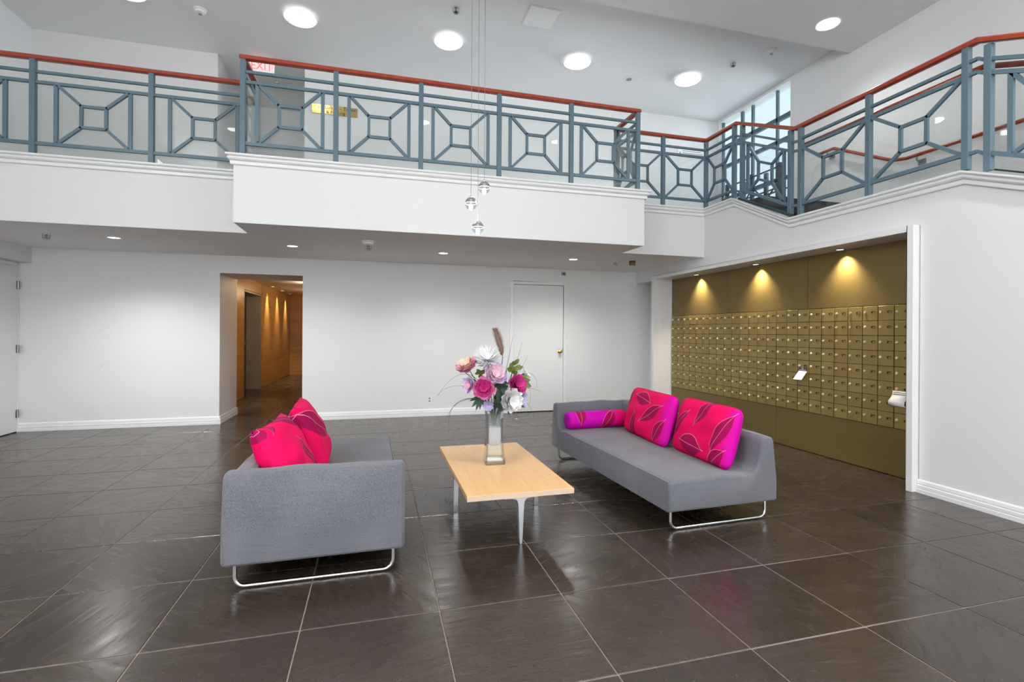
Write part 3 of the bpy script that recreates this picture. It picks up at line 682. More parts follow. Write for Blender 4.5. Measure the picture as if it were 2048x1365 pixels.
disc('ceiling_cover', 'thin blank round cover plate on the mezzanine ceiling by the stair', 'cover plate', (5.23, 6.65, ZU), [(0, 0), (.07, 0), (.068, -.004), (0, -.005)], M['ceil'])
t = thing('access_hatch', 'square white access hatch in the mezzanine ceiling', 'hatch', (1.96, 5.89, ZU))
MB().box(-.205, .205, -.205, .205, -.004, .0).build('frame', M['trim'], t)
MB().box(-.190, .190, -.190, .190, -.008, -.004).build('panel', M['hatch'], t)
t = thing('door_sensor', 'small dark rectangular sensor on the wall above the white door', 'sensor', (2.977, YB, 2.266))
MB().box(-.035, .035, -.02, 0, -.028, .028).build('housing', M['steel'], t, bevel=.003, seg=1)
o = MB().lathe([(0, 0), (.014, 0), (.012, .008), (0, .01)], 14).build('eye', M['black'], t); o.location = (0, -.02, 0); o.rotation_euler = (math.pi/2, 0, 0)
t = thing('power_outlet', 'white power outlet low on the back wall behind the vase', 'outlet', (.792, YB, .249))
MB().box(-.036, .036, -.006, 0, -.058, .058).build('plate', M['plastic'], t, bevel=.002, seg=1)
for z in (-.02, .02): MB().box(-.014, .014, -.008, -.005, z - .012, z + .012).build('socket', M['greyprint'], t)
t = thing('blanking_disc', 'round blank white cap on the wall between side door and hallway', 'cover', (-3.506, YB, .85))
o = MB().lathe([(0, 0), (.05, 0), (.048, .006), (0, .008)], 24).build('disc', M['door'], t); o.rotation_euler = (math.pi/2, 0, 0)
# exit sign
t = thing('exit_sign', 'lit EXIT sign with red letters hanging at the mezzanine corridor', 'sign', (-1.62, 7.88, 5.115))
MB().box(-.165, .165, -.02, .02, -.085, .085).build('housing', M['exitface'], t, bevel=.004, seg=1)
me = text_mesh('EXIT', .165, .0015, 'CENTER', .86); o = link('lettering', me, M['exitred'], t); o.location = (0, -.0225, -.058); o.rotation_euler = (math.pi/2, 0, 0)
for s in (-1, 1):
    MB().bar((s*.128, -.0225, .035), (s*.150, -.0225, .0), .003, .009, (0, -1, 0)).bar((s*.150, -.0225, 0), (s*.128, -.0225, -.035), .003, .009, (0, -1, 0)).build('arrow', M['exitred'], t)
MB().box(-.02, .02, -.015, .015, .085, .115).build('mount', M['plastic'], t)
# brass direction sign
t = thing('direction_sign', 'brass direction plaque with black lettering on the mezzanine wall', 'sign', (-.625, YU - .012, 4.612))
MB().box(-.325, .325, -.008, .012, -.068, .068).build('plate', M['brass'], t, bevel=.002, seg=1)
me = text_mesh('or Lobby - Tower', .078, .0008); o = link('lettering', me, M['ink'], t); o.location = (-.24, -.0092, .010); o.rotation_euler = (math.pi/2, 0, 0)
me = text_mesh('s & Parking', .070, .0008); o = link('lettering', me, M['ink'], t); o.location = (-.17, -.0092, -.056); o.rotation_euler = (math.pi/2, 0, 0)
MB().bar((-.290, -.0092, .015), (-.265, -.0092, .045), .002, .006, (0, -1, 0)).bar((-.296, -.0092, .022), (-.296, -.0092, .05), .002, .006, (0, -1, 0)).bar((-.296, -.0092, .05), (-.268, -.0092, .05), .002, .006, (0, -1, 0)).build('arrow', M['ink'], t)
t = thing('paper_notice', 'white printed notice on the mezzanine wall behind the stair corner', 'notice', (5.56, YU - .004, 4.585))
MB().box(-.30, .30, -.006, .004, -.075, .075).build('sheet', M['paper'], t)
MB().prism([(-.275, -.02), (-.255, .02), (-.235, -.02)], 'Y', -.0075, -.006).build('arrow', M['greyprint'], t)
for z in (.03, -.01, -.045): MB().box(-.20, .24 - abs(z)*2, -.0072, -.006, z, z + .012).build('text_line', M['greyprint'], t)

# ------------------------------------------------------------------ mailboxes
XP = 4.575
ups = [(3.121, 4.413), (4.417, 5.703), (5.707, 7.023)]
struct(MB().box(XP + .022, 4.70, 3.10, 7.05, 0, 2.155).build('wall_niche_back', M['dark']))
bu = struct(MB().box(XP + .015, XP + .021, 3.121, 7.023, 1.572, 2.149).build('wall_niche_upper', M['dark']), 'bronze sheet wall over the mailboxes')
for a, b in ups: MB().box(XP, XP + .015, a, b, 1.573, 2.149).build('bronze_panel', M['bronze'], bu)
bl = struct(MB().box(XP + .015, XP + .021, 3.121, 7.023, .0, .436).build('wall_niche_lower', M['dark']), 'bronze sheet wall under the mailboxes')
for a, b in ((3.121, 4.85), (4.853, 7.023)): MB().box(XP, XP + .015, a, b, .006, .436).build('bronze_panel', M['bronze'], bl)
edges = [6.995, 6.229, 5.459, 4.692, 3.922, 3.150]
labels = ['far corner bank of small brass mailboxes in the niche', 'bank of small brass mailboxes second from the far corner', 'middle bank of small brass mailboxes in the niche', 'bank of small brass mailboxes holding the purple-headed card', 'bank of small brass mailboxes beside the near edge of the niche']
dm = MB().box(-.009, .0, -.0745, .0745, -.0685, .0685).mesh('mail_door')
bmx = bmesh.new(); bmx.from_mesh(dm); bmesh.ops.bevel(bmx, geom=[e for e in bmx.edges], offset=.0015, segments=1, affect='EDGES'); bmx.to_mesh(dm); bmx.free()
dm.materials.append(M['mail'])
lm = MB().lathe([(0, .014), (.010, .014), (.0125, .010), (.0125, 0), (0, 0)], 10).mesh('lock'); lm.materials.append(M['lockmetal'])
for p in lm.polygons: p.use_smooth = False
sl = MB()
n = 8; pts = [(.012 + .011*math.cos(-math.pi/2 + math.pi*i/n), .011*math.sin(-math.pi/2 + math.pi*i/n)) for i in range(n+1)] + [(-.012 + .011*math.cos(math.pi/2 + math.pi*i/n), .011*math.sin(math.pi/2 + math.pi*i/n)) for i in range(n+1)]
sl.prism(pts, 'X', -.0015, .001)
slm = sl.mesh('number_slot'); slm.materials.append(M['dark'])
slot2 = MB().prism([(a*.62 - .004, b*.55) for a, b in pts], 'X', -.0025, .001).mesh('slot_plate'); slot2.materials.append(M['mail'])
for u in range(5):
    y1, y0 = edges[u], edges[u+1]; wcol = (y1 - y0)/5.0
    t = thing('mailbox_bank', labels[u], 'mailbox', (XP, (y0 + y1)/2, .44), 0, 'brass mailbox banks')
    MB().box(-.002, .02, -(y1 - y0)/2 + .002, (y1 - y0)/2 - .002, 0, 1.128).build('body', M['dark'], t)
    MB().box(-.014, -.002, (y1-y0)/2 - .012, (y1-y0)/2 - .005, .002, 1.126).build('edge_strip', M['mail'], t)
    for c in range(5):
        for rw in range(8):
            y = (y1 - y0)/2 - wcol*(c + .5); z = .0705 + .141*rw
            d = bpy.data.objects.new('mail_door', dm); C.objects.link(d); d.parent = t; d.location = (-.004 + random.uniform(-.0008, .0008), y, z)
            d.scale = (1, (wcol - .009)/.149, 1)
            l = bpy.data.objects.new('lock', lm); C.objects.link(l); l.parent = d; l.location = (-.009, .046, .010); l.rotation_euler = (0, -math.pi/2, 0)
            if not (u == 3 and c == 1 and rw == 2):
                s = bpy.data.objects.new('number_slot', slm); C.objects.link(s); s.parent = d; s.location = (-.009, -.036, .010)
                s2 = bpy.data.objects.new('slot_plate', slot2); C.objects.link(s2); s2.parent = s; s2.location = (0, -.003, -.002)
# flyers stuck in two boxes
t = thing('door_hanger_card', 'white card with purple printed head hooked on a mailbox', 'card', (4.558, 4.455, .842), 0)
MB().prism([(-.058, .045), (-.058, .085), (.052, .085), (.052, .045)], 'X', -.006, -.004).build('printed_head', M['print'], t)
MB().add([(-.005, -.058, .045), (-.005, .052, .045), (-.062, .075, -.05), (-.062, -.038, -.05), (-.004, -.058, .043), (-.004, .052, .043), (-.061, .075, -.052), (-.061, -.038, -.052)], [(0, 1, 2, 3), (7, 6, 5, 4), (0, 4, 5, 1), (1, 5, 6, 2), (2, 6, 7, 3), (3, 7, 4, 0)]).build('sheet', M['paper'], t)
me = text_mesh('RE', .022, .0004, 'CENTER'); o = link('lettering', me, M['paper'], t); o.location = (-.0066, 0, .066); o.rotation_euler = (math.pi/2, 0, -math.pi/2)
MB().box(-.0068, -.006, -.04, .04, .053, .058).build('text_line', M['paper'], t)
t = thing('rolled_flyer', 'curled white flyer stuck in a mailbox at the niche edge', 'flyer', (4.555, 3.39, .70))
pts = [(-.004, .085), (-.008, .05), (-.03, .02), (-.048, -.005), (-.05, -.03), (-.035, -.05), (-.012, -.056)]
m = MB(); vs = []; k = len(pts)
for yy in (-.075, .07):
    for (a, b) in pts: vs.append((a, yy + (.008 if b < 0 else 0), b))
    for (a, b) in pts: vs.append((a + .0012, yy + (.008 if b < 0 else 0), b + .0008))
fs = []
for i in range(k-1): fs += [(i, i+1, 2*k+i+1, 2*k+i), (k+i, 3*k+i, 3*k+i+1, k+i+1), (i, k+i, k+i+1, i+1), (2*k+i, 2*k+i+1, 3*k+i+1, 3*k+i)]
fs += [(0, 2*k, 3*k, k), (k-1, 2*k-1, 4*k-1, 3*k-1)]
m.add(vs, fs); m.build('sheet', M['paper'], t, smooth=True)
for z in (.068, .052): MB().box(-.011, -.008, -.068, .06, z, z + .007).build('text_line', M['greyprint'], t)

# ------------------------------------------------------------------ sofas
def sofa(name, label, loc, rz):
    t = thing(name, label, 'sofa', loc, rz, 'low grey daybed sofas')
    W, Ln, z0, zs, zt = .885, 2.0, .135, .335, .590
    hw, hl = W/2, Ln/2
    front = [(-hw + .01, z0), (-hw, z0 + .012), (-hw, zs - .030), (-hw + .006, zs - .012), (-hw + .022, zs - .001), (-hw + .06, zs + .004), (-.20, zs + .010), (0, zs + .010), (hw - .300, zs + .002)]
    rise = [(hw - .235, zs - .003), (hw - .195, zs + .010), (hw - .168, zs + .045), (hw - .150, zs + .11), (hw - .140, zt - .045), (hw - .131, zt - .018), (hw - .112, zt - .002),
            (hw - .075, zt), (hw - .045, zt - .010), (hw - .030, zt - .034), (hw - .012, zs + .06), (hw, zs - .04), (hw, z0 + .012), (hw - .01, z0)]
    def inset(pr, d):
        out = []; n = len(pr)
        for i in range(n):
            a, b, c = Vector(pr[i-1]), Vector(pr[i]), Vector(pr[(i+1) % n])
            n1 = Vector((-(b - a).y, (b - a).x)); n2 = Vector((-(c - b).y, (c - b).x))
            nn = (n1.normalized() + n2.normalized()); nn = nn.normalized() if nn.length > 1e-4 else n1.normalized()
            out.append((b.x - nn.x*d, b.y - nn.y*d))
        return out
    def extr(pr, keep, along_y, a, b, nm, wob):
        # pr runs clockwise seen with the back on the +x side; keep = indices whose outline stays put at the split
        m = MB(); n = len(pr); vs = []; fs = []
        st_ = [(0, .020), (.004, .010), (.012, .003), (.024, 0)]
        qs = [(a + q, d) for q, d in st_] + [(a + .024 + (b - a - .048)*i/16, 0) for i in range(1, 16)] + [(b - q, d) for q, d in st_[::-1]]
        for q, d in qs:
            ip = inset(pr, d)
            for k_, ((x, z), (xo, zo)) in enumerate(zip(ip, pr)):
                if k_ in keep: x = xo
                if zo > zs + .06: z += wob*math.sin(q*8.3 + 1)*.6 + wob*.5*math.sin(q*21)
                vs.append((x, q, z) if along_y else (q, x - hw + hl, z))
        for i in range(len(qs) - 1):
            for j in range(n): fs.append((i*n + j, i*n + (j+1) % n, (i+1)*n + (j+1) % n, (i+1)*n + j))
        fs += [tuple(range(n)), tuple(range((len(qs)-1)*n, len(qs)*n))[::-1]]
        return m.add(vs, fs).build(nm, M['sofa'], t, smooth='auto')
    sp = [(hw - .300, z0)]
    seatp = front + sp
    s = extr(seatp, (len(front) - 1, len(front)), True, -hl, hl - .02, 'seat', 0)
    extr([front[-1]] + rise + sp, (0, len(rise) + 1), True, -hl, hl - .06, 'backrest', .004)
    extr([(hw - .300, zs - .004)] + rise + sp, (), False, -hw - .003, hw - .002, 'armrest', .006)
    MB().tube([(-hw + .010, -hl + .02, zs - .008), (-hw + .010, hl - .30, zs - .008)], .003, 6).build('piping', M['seam'], s)
    # sled legs: bent chrome tube at each end
    for y in (-hl + .06, hl - .06):
        r_ = .05; pts = []
        xa, xb, zb = -hw + .055, hw - .055, .011
        pts.append((xa, y, z0 + .02))
        for k in range(7): a = math.pi + math.pi/2*k/6; pts.append((xa + r_ + r_*math.cos(a), y, zb + r_ + r_*math.sin(a)))
        for k in range(7): a = 1.5*math.pi + math.pi/2*k/6; pts.append((xb - r_ + r_*math.cos(a), y, zb + r_ + r_*math.sin(a)))
        pts.append((xb, y, z0 + .02))
        MB().tube(pts, .0105, 12).build('sled_leg', M['chrome'], t, smooth='auto')
    return t
sofa('daybed_sofa', 'grey daybed sofa with its armrest toward the camera and two crumpled pink cushions', (-.305, 3.715, 0), math.pi + .012)
sofa('daybed_sofa', 'grey daybed sofa beside the mailboxes with two broad pink cushions', (2.222, 3.83, 0), .039)

def cushion(name, label, w, h, th, loc, rot, mat, pinch=.10, group='pink leaf-print cushions', sq=2.4, rnd=0.0):
    """local X = width, Y = height, Z = thickness"""
    N = 22; vs = []; fs = []
    def pt(i, j, s):
        u, v = -1 + 2*i/N, -1 + 2*j/N
        e = max(0, (1 - abs(u)**sq)*(1 - abs(v)**sq))
        x = w/2*u*(1 - pinch*(1 - v*v)*u*u); y = h/2*v*(1 - pinch*(1 - u*u)*v*v)
        k_ = 1 - rnd*(abs(u)*abs(v))**6; x *= k_; y *= k_
        z = s*th/2*e**.42
        z += .010*math.sin(5*u + 2.1*v + loc[1]*7)*e*s + .006*math.sin(9*v - 3*u)*e
        return (x, y, z)
    for s in (1, -1):
        for i in range(N+1):
            for j in range(N+1): vs.append(pt(i, j, s))
    K = (N+1)*(N+1)
    for i in range(N):
        for j in range(N):
            a = i*(N+1) + j; fs.append((a, a+N+1, a+N+2, a+1)); a += K; fs.append((a, a+1, a+N+2, a+N+1))
    me = MB().add(vs, fs).mesh(name)
    t = link(name, me, mat, None, smooth=True); tag(t, label, 'cushion', group)
    t.location = loc; t.rotation_euler = rot.to_euler() if hasattr(rot, 'to_euler') else rot
    rim = []
    for i in range(N+1): rim.append(pt(i, 0, 1))
    for j in range(1, N+1): rim.append(pt(N, j, 1))
    for i in range(N-1, -1, -1): rim.append(pt(i, N, 1))
    for j in range(N-1, -1, -1): rim.append(pt(0, j, 1))
    MB().tube(rim, .0022, 5).build('seam', mat, t, smooth=True)
    return t
def basis(xa, ya):
    xa = Vector(xa).normalized(); za = xa.cross(Vector(ya)).normalized(); ya = za.cross(xa)
    return Matrix((xa, ya, za)).transposed()
P2 = math.pi/2
lfA = leaf_fabric('pink_leaf_print_a', [(-.25, .0, .15, .050, .85, 26), (.02, .14, .12, .055, 1.15, 24), (-.04, -.13, .14, .075, -.10, 24), (.265, .02, .16, .050, 1.15, 24), (.24, -.17, .11, .055, .75, 20)], grad=('X', .25, .37))
lfB = leaf_fabric('pink_leaf_print_b', [(-.05, .13, .14, .06, -.15, 24), (.15, .02, .17, .055, .55, 26), (-.13, -.14, .13, .06, 1.35, 22), (-.33, .10, .13, .035, 1.1, 20), (.30, -.10, .12, .05, 1.0, 20)], grad=('X', .26, .42))
lfC = leaf_fabric('pink_leaf_print_c', [(.12, -.08, .17, .050, -1.2, 30), (-.26, .22, .06, .045, .3, 12), (.14, .20, .17, .05, -.45, 30), (-.13, .22, .07, .02, .6, 12)], grad=('Y', .9, 1.2))
lfD = leaf_fabric('pink_leaf_print_d', [(-.14, .08, .17, .085, -.8, 34), (.14, .08, .15, .04, -1.2, 22), (.10, -.20, .10, .055, 1.0, 18)], grad=('X', .9, 1.2))
lfE = leaf_fabric('pink_leaf_print_e', [(-.19, .07, .10, .05, 1.5, 18), (.10, .0, .11, .055, .9, 20)], ax=('X', 'Z'), grad=('X', .27, .05))
# broad cushions leaning on the backrest beside the mailboxes
up = Vector((.27, 0, 1))
cushion('cushion', 'broad pink leaf-print cushion on the near end of the sofa by the mailboxes', .74, .45, .18, (2.425, 3.27, .553), basis((-.04, -1, 0), up), lfA, .03, rnd=.08)
cushion('cushion', 'broad pink leaf-print cushion next to the bolster', .84, .45, .18, (2.395, 4.02, .553), basis((-.07, -1, 0), up), lfB, .03, rnd=.08)
# crumpled throw cushions on the other sofa
cushion('cushion', 'crumpled pink throw cushion close behind the near armrest', .56, .50, .20, (-.500, 3.15, .550), basis((.10, 1, .02), (-.50, -.02, 1)), lfC, .09, rnd=.02)
cushion('cushion', 'crumpled pink throw cushion leaning farther along the sofa', .54, .52, .20, (-.450, 3.80, .555), basis((-.06, 1, .0), (-.38, 0, 1)), lfD, .09, rnd=.02)
# bolster
bo = thing('bolster_cushion', 'pink bolster lying against the far armrest', 'cushion', (2.13, 4.585, .4285), .039, 'pink leaf-print cushions')
m = MB().lathe([(0, -.32), (.06, -.32), (.078, -.312), (.085, -.29), (.088, 0), (.085, .29), (.078, .312), (.06, .32), (0, .32)], 28)
m.v = [(z, y, x) for x, y, z in m.v]
m.build('cover', lfE, bo, smooth=True)

# ------------------------------------------------------------------ coffee table
tb = thing('coffee_table', 'low wood-topped coffee table on tapered metal legs', 'table', (.86, 3.555, 0), 0)
HX, HY, ZT = .338, .660, .325
tp = MB().box(-HX, HX, -HY, HY, ZT - .034, ZT).build('table_top', M['maple'], tb, bevel=.0015, seg=1)
MB().box(-HX - .0008, HX + .0008, -HY - .0008, -HY + .001, ZT - .0325, ZT - .002).build('edge_band', M['mapleedge'], tp)
MB().box(-HX - .0008, HX + .0008, HY - .001, HY + .0008, ZT - .0325, ZT - .002).build('edge_band', M['mapleedge'], tp)
tz = ZT - .034
half = [(.105, tz), (.105, tz - .009), (.055, tz - .010), (.034, tz - .016), (.024, tz - .028), (.0195, tz - .05), (.017, tz - .10), (.011, .05), (.007, .0)]
poly = half + [(-a, b) for a, b in half[::-1]]
for (px, py, ax) in ((0, -HY + .035, 'Y'), (0, HY - .035, 'Y'), (-HX + .035, 0, 'X'), (HX - .035, 0, 'X')):
    l = MB().prism(poly, ax, -.018, .018).build('leg', M['alu'], tb, bevel=.002, seg=1); l.location = (px, py, 0)

# ------------------------------------------------------------------ vase and flowers
vb = Vector((.848, 3.60, ZT))
vg = thin_glass('clear_vase_glass', (.93, .955, .955), 2.4, .02)
vs_ = thing('glass_vase', 'tall square flared clear glass vase on the coffee table', 'vase', vb, -.06)
wid = [(0, .072), (.012, .074), (.03, .071), (.12, .064), (.25, .058), (.36, .060), (.43, .068), (.465, .076)]
def ringsq(hw_, z, r=.012):
    out = []
    for sx, sy, a0 in ((1, 1, 0), (-1, 1, 1), (-1, -1, 2), (1, -1, 3)):
        for k in range(4):
            a = a0*math.pi/2 + k*math.pi/6; out.append((sx*(hw_ - r) + r*math.cos(a), sy*(hw_ - r) + r*math.sin(a), z))
    return out
rings = [ringsq(w_, z) for z, w_ in wid] + [ringsq(w_ - .006, z) for z, w_ in wid[::-1][:-3]] + [ringsq(.058, .032)]
vsx = [v for r_ in rings for v in r_]; k = 16
fs = [(i*k + j, i*k + (j+1) % k, (i+1)*k + (j+1) % k, (i+1)*k + j) for i in range(len(rings)-1) for j in range(k)] + [tuple(range(k))[::-1], tuple(range((len(rings)-1)*k, len(rings)*k))]
MB().add(vsx, fs).build('glass_body', vg, vs_, smooth='auto')
gm = simple('pale_gravel', (.50, .48, .49), .6, bump=.8, bscale=130, var=.35, vscale=120)
gr = [ringsq(w_, z, .014) for z, w_ in ((.135, .030), (.145, .044), (.20, .0475), (.262, .0475), (.272, .044))]
vsx = [v for r_ in gr for v in r_]
fs = [(i*k + j, i*k + (j+1) % k, (i+1)*k + (j+1) % k, (i+1)*k + j) for i in range(len(gr)-1) for j in range(k)] + [tuple(range(k))[::-1], tuple(range((len(gr)-1)*k, len(gr)*k))]
gv = MB().add(vsx, fs).build('gravel_fill', gm, vs_, smooth=True); gv['kind'] = 'stuff'
F = {}
for nm, c in (('pink', (.80, .38, .52)), ('peach', (.88, .52, .42)), ('lilac', (.66, .52, .78)), ('mag', (.56, .03, .24)), ('rose', (.78, .22, .45)), ('white', (.86, .85, .90)), ('lav', (.52, .50, .78)), ('cream', (.86, .78, .74)), ('blush', (.82, .55, .66))):
    F[nm] = simple('petal_' + nm, c, .65, var=.30, vscale=55)
M['leafd'] = simple('dark_leaf', (.030, .070, .040), .5, var=.3, vscale=30)
M['leafg'] = simple('olive_leaf', (.16, .20, .040), .5, var=.4, vscale=30)
M['stem'] = simple('green_stem', (.07, .13, .06), .6)
M['bluestem'] = simple('blue_green_stem', (.03, .22, .23), .5)
M['grass'] = simple('dry_dark_grass', (.045, .05, .04), .6)
M['pampas'] = simple('brown_plume', (.38, .255, .225), .9, var=.35, vscale=60)
VT = Vector((.848, 3.60, ZT + .45)); VI = Vector((.848, 3.60, ZT + .285))
def petals(layers, R, cup=.6, wid_=.6, seed=0):
    """layers: (count, reach, lift angle)"""
    rd = random.Random(seed); m = MB()
    for (n, reach, lift) in layers:
        ph = rd.uniform(0, 6)
        for i in range(n):
            a = ph + 2*math.pi*i/n + rd.uniform(-.15, .15); ln = R*reach*rd.uniform(.88, 1.1); lw = ln*wid_*rd.uniform(.85, 1.15); lf = lift + rd.uniform(-.15, .15)
            ca, sa = math.cos(a), math.sin(a); rows = []
            for s_ in range(5):
                q = s_/4; wv = lw*math.sin(math.pi*(.12 + .80*q))*.62
                bend = lf - cup*q*q*.9 + .2
                r0 = ln*q*math.cos(lf*.85 - .5*cup*q); z0_ = ln*q*math.sin(lf*.85 + .4*cup*q)
                for t_ in (-1, -.35, .35, 1):
                    zz = z0_ + (.22*lw*abs(t_)**2) + (.03*R*math.sin(7*t_ + s_) if q > .6 else 0)
                    rows.append((ca*r0 - sa*wv*t_, sa*r0 + ca*wv*t_, zz))
            fs = [(s_*4 + t_, s_*4 + t_ + 1, s_*4 + t_ + 5, s_*4 + t_ + 4) for s_ in range(4) for t_ in range(3)]
            m.add(rows, fs)
    return m
def face(pos, d):
    return Matrix.Translation(pos) @ Vector(d).to_track_quat('Z', 'Y').to_matrix().to_4x4()
def stem(root, pos, d, mat=None, r=.0032):
    a = Vector(pos); mid = a - Vector(d).normalized()*.05; b = VT + (Vector((a.x, a.y, 0)) - Vector((VT.x, VT.y, 0)))*.12; b.z = VT.z - .01
    c = VI + (b - VT)*.4
    pts = []
    for i in range(9):
        t = i/8
        pts.append(((1-t)**3)*a + 3*t*(1-t)**2*mid + 3*t*t*(1-t)*b + t**3*c)
    o = MB().tube([p_ - root.location for p_ in pts], r, 6).build('stem', mat or M['stem'], root, smooth=True)
    return o
def flower(name, label, pos, d, layersets, R, wid_=.6, seed=1):
    root = thing(name, label, 'flower', pos, 0, 'artificial flowers in the vase')
    d = Vector(d)
    for i, (mat, layers, sc_) in enumerate(layersets):
        o = petals(layers, R*sc_, .6, wid_, seed + i).build('petals', F[mat], root, smooth=True)
        o.matrix_local = face((0, 0, 0), d)
    MB().lathe([(0, -.018), (.012, -.014), (.016, -.004), (.010, .004), (0, .006)], 10).build('calyx', M['leafd'], root, smooth=True).matrix_local = face((0, 0, 0), d)
    stem(root, Vector(pos) - d.normalized()*.012, d)
    return root
flower('peony', 'magenta peony with pale lower petals at the front of the bouquet', (.748, 3.50, .885), (-.25, -1, .35), [('rose', ((8, 1.15, .10), (8, 1.05, .45)), 1), ('mag', ((9, .90, .75), (9, .86, 1.0), (8, .80, 1.22), (6, .72, 1.5)), 1)], .074, .80, 3)
flower('peony', 'deep magenta peony over the white hydrangea', (.985, 3.51, .905), (.35, -1, .35), [('rose', ((8, 1.08, .15),), 1), ('mag', ((9, 1.0, .50), (9, .90, .75), (9, .86, 1.0), (8, .80, 1.22), (6, .72, 1.5)), 1)], .072, .78, 5)
flower('rose', 'large pink and lilac rose in the middle of the bouquet', (.828, 3.50, .985), (0, -1, .45), [('lilac', ((8, 1.15, .05), (8, 1.05, .35)), 1), ('blush', ((8, .92, .65), (8, .88, .95), (8, .80, 1.2), (6, .70, 1.5)), 1)], .076, .85, 7)
flower('peony', 'pink and peach peony held out at the upper edge of the bouquet', (.640, 3.53, 1.035), (-.55, -.35, .9), [('pink', ((7, 1.15, -.05), (8, 1.05, .40)), 1), ('peach', ((7, .9, .80), (6, .85, 1.2)), 1)], .078, .75, 9)
flower('peony', 'small pale lilac peony drooping toward the sofa with the near armrest', (.658, 3.52, .915), (-1, -.45, .15), [('lilac', ((7, 1.1, .15), (7, .9, .6)), 1), ('pink', ((6, .6, 1.0),), 1)], .064, .75, 11)
flower('chrysanthemum', 'big shaggy white chrysanthemum at the top of the bouquet', (.785, 3.56, 1.085), (-.1, -.75, .7), [('white', ((34, 1.0, -.15), (36, 1.02, .20), (34, 1.0, .5), (30, .95, .8), (24, .9, 1.1), (16, .85, 1.4)), 1)], .098, .12, 13)
flower('hydrangea', 'white rounded hydrangea hanging over the vase rim', (.930, 3.47, .805), (.25, -1, .05), [('white', ((14, 1.05, .0), (14, 1.0, .4), (13, .95, .75), (12, .92, 1.05), (9, .9, 1.35)), 1), ('cream', ((8, .85, .85),), .92)], .084, .62, 15)
flower('bellflower', 'lavender bell-shaped bloom beside the white hydrangea', (1.020, 3.53, .800), (.8, -.6, .0), [('lav', ((8, 1.0, .55), (8, .8, .9), (6, .5, 1.2)), 1)], .058, .75, 17)
flower('bellflower', 'small lavender bloom tucked inside the vase rim', (.790, 3.525, .770), (-.3, -1, -.2), [('lav', ((7, 1.0, .6), (7, .7, 1.0)), 1)], .042, .75, 19)
flower('carnation', 'small white bloom half hidden behind the leaves toward the white door', (1.085, 3.62, .975), (.8, -.3, .5), [('white', ((8, 1.0, .3), (7, .75, .8), (5, .5, 1.2)), 1)], .050, .75, 21)
def leafblade(m, p, q, wd, nrm=(0, -1, 0), lobes=1, droop=.1):
    p, q = Vector(p), Vector(q); d = q - p; s = d.cross(Vector(nrm)).normalized(); n_ = s.cross(d).normalized(); vs = []
    for i in range(6):
        t = i/5; wv = wd*math.sin(math.pi*min(1, .08 + .92*t))*(1 + .25*(i % 2)*(lobes > 1))
        c = p + d*t - Vector((0, 0, 1))*(droop*d.length*t*t)
        vs += [c - s*wv + n_*wv*.25, c, c + s*wv + n_*wv*.25]
    m.add(vs, [(i*3 + j, i*3 + j + 1, i*3 + j + 4, i*3 + j + 3) for i in range(5) for j in range(2)])
def sprig(name, label, pos, mat, leaves, cat='foliage'):
    root = thing(name, label, cat, pos, 0, 'artificial foliage in the vase')
    for (a, b, wd) in leaves:
        m = MB(); leafblade(m, a, b, wd); m.build('leaf', mat, root, smooth=True)
    stem(root, pos, (0, 0, 1)); return root
sprig('leaf_sprig', 'light green leafy sprig standing above the deep magenta peony', (.985, 3.60, .99), M['leafg'], [((0, 0, 0), (.06, -.01, .075), .022), ((0, 0, 0), (-.02, -.02, .09), .022), ((.02, 0, .03), (.09, 0, .055), .018), ((0, 0, .02), (-.05, -.03, .045), .022), ((.01, 0, .06), (.05, -.02, .115), .018), ((0, -.01, 0), (.03, -.05, .02), .022), ((0, 0, .05), (.0, -.03, .10), .016)])
sprig('leaf_sprig', 'broad olive leaves beside the deep magenta peony', (1.03, 3.56, .93), M['leafg'], [((0, 0, 0), (.085, -.01, .02), .030), ((.01, 0, -.01), (.09, -.02, -.03), .026), ((0, 0, .01), (.06, .01, .05), .022)])
sprig('leaf_sprig', 'dark green leaves in the middle of the bouquet', (.87, 3.52, .88), M['leafd'], [((0, 0, 0), (.06, -.03, .035), .022), ((0, 0, 0), (.05, -.04, -.06), .026), ((0, 0, 0), (-.03, -.04, -.07), .026), ((0, 0, .02), (-.04, -.04, .03), .02), ((.01, 0, -.04), (.02, -.05, -.12), .03), ((0, -.01, 0), (.07, -.05, -.02), .022)])
sprig('leaf_sprig', 'dark divided leaf drooping over the vase rim', (.735, 3.54, .83), M['leafd'], [((0, 0, 0), (-.075, -.03, -.065), .014), ((0, 0, 0), (-.045, -.03, -.09), .014), ((0, 0, 0), (-.015, -.03, -.085), .013), ((0, 0, 0), (-.09, -.02, -.02), .013), ((0, 0, 0), (.01, -.03, -.06), .012)])
sprig('leaf_sprig', 'small dark leaves under the white hydrangea', (.975, 3.50, .775), M['leafd'], [((0, 0, 0), (.075, -.02, -.02), .014), ((-.02, 0, 0), (-.05, -.02, -.07), .022), ((0, 0, 0), (.04, -.03, -.035), .012)])
sprig('leaf_sprig', 'olive bud and leaves behind the pink rose', (.735, 3.57, .985), M['leafg'], [((0, 0, 0), (-.03, -.02, .05), .018), ((0, 0, 0), (.03, -.02, .045), .018), ((0, 0, 0), (.0, -.03, -.03), .02), ((0, 0, .02), (-.045, -.01, .01), .014)])
sprig('leaf_sprig', 'dark leaves filling the gap between the two magenta peonies', (.86, 3.55, .93), M['leafd'], [((0, 0, 0), (.05, -.03, .05), .022), ((0, 0, 0), (-.05, -.03, -.03), .024), ((0, 0, 0), (.03, -.05, -.05), .028), ((0, 0, 0), (.075, -.03, .0), .022), ((0, 0, 0), (.0, -.05, .04), .02)])
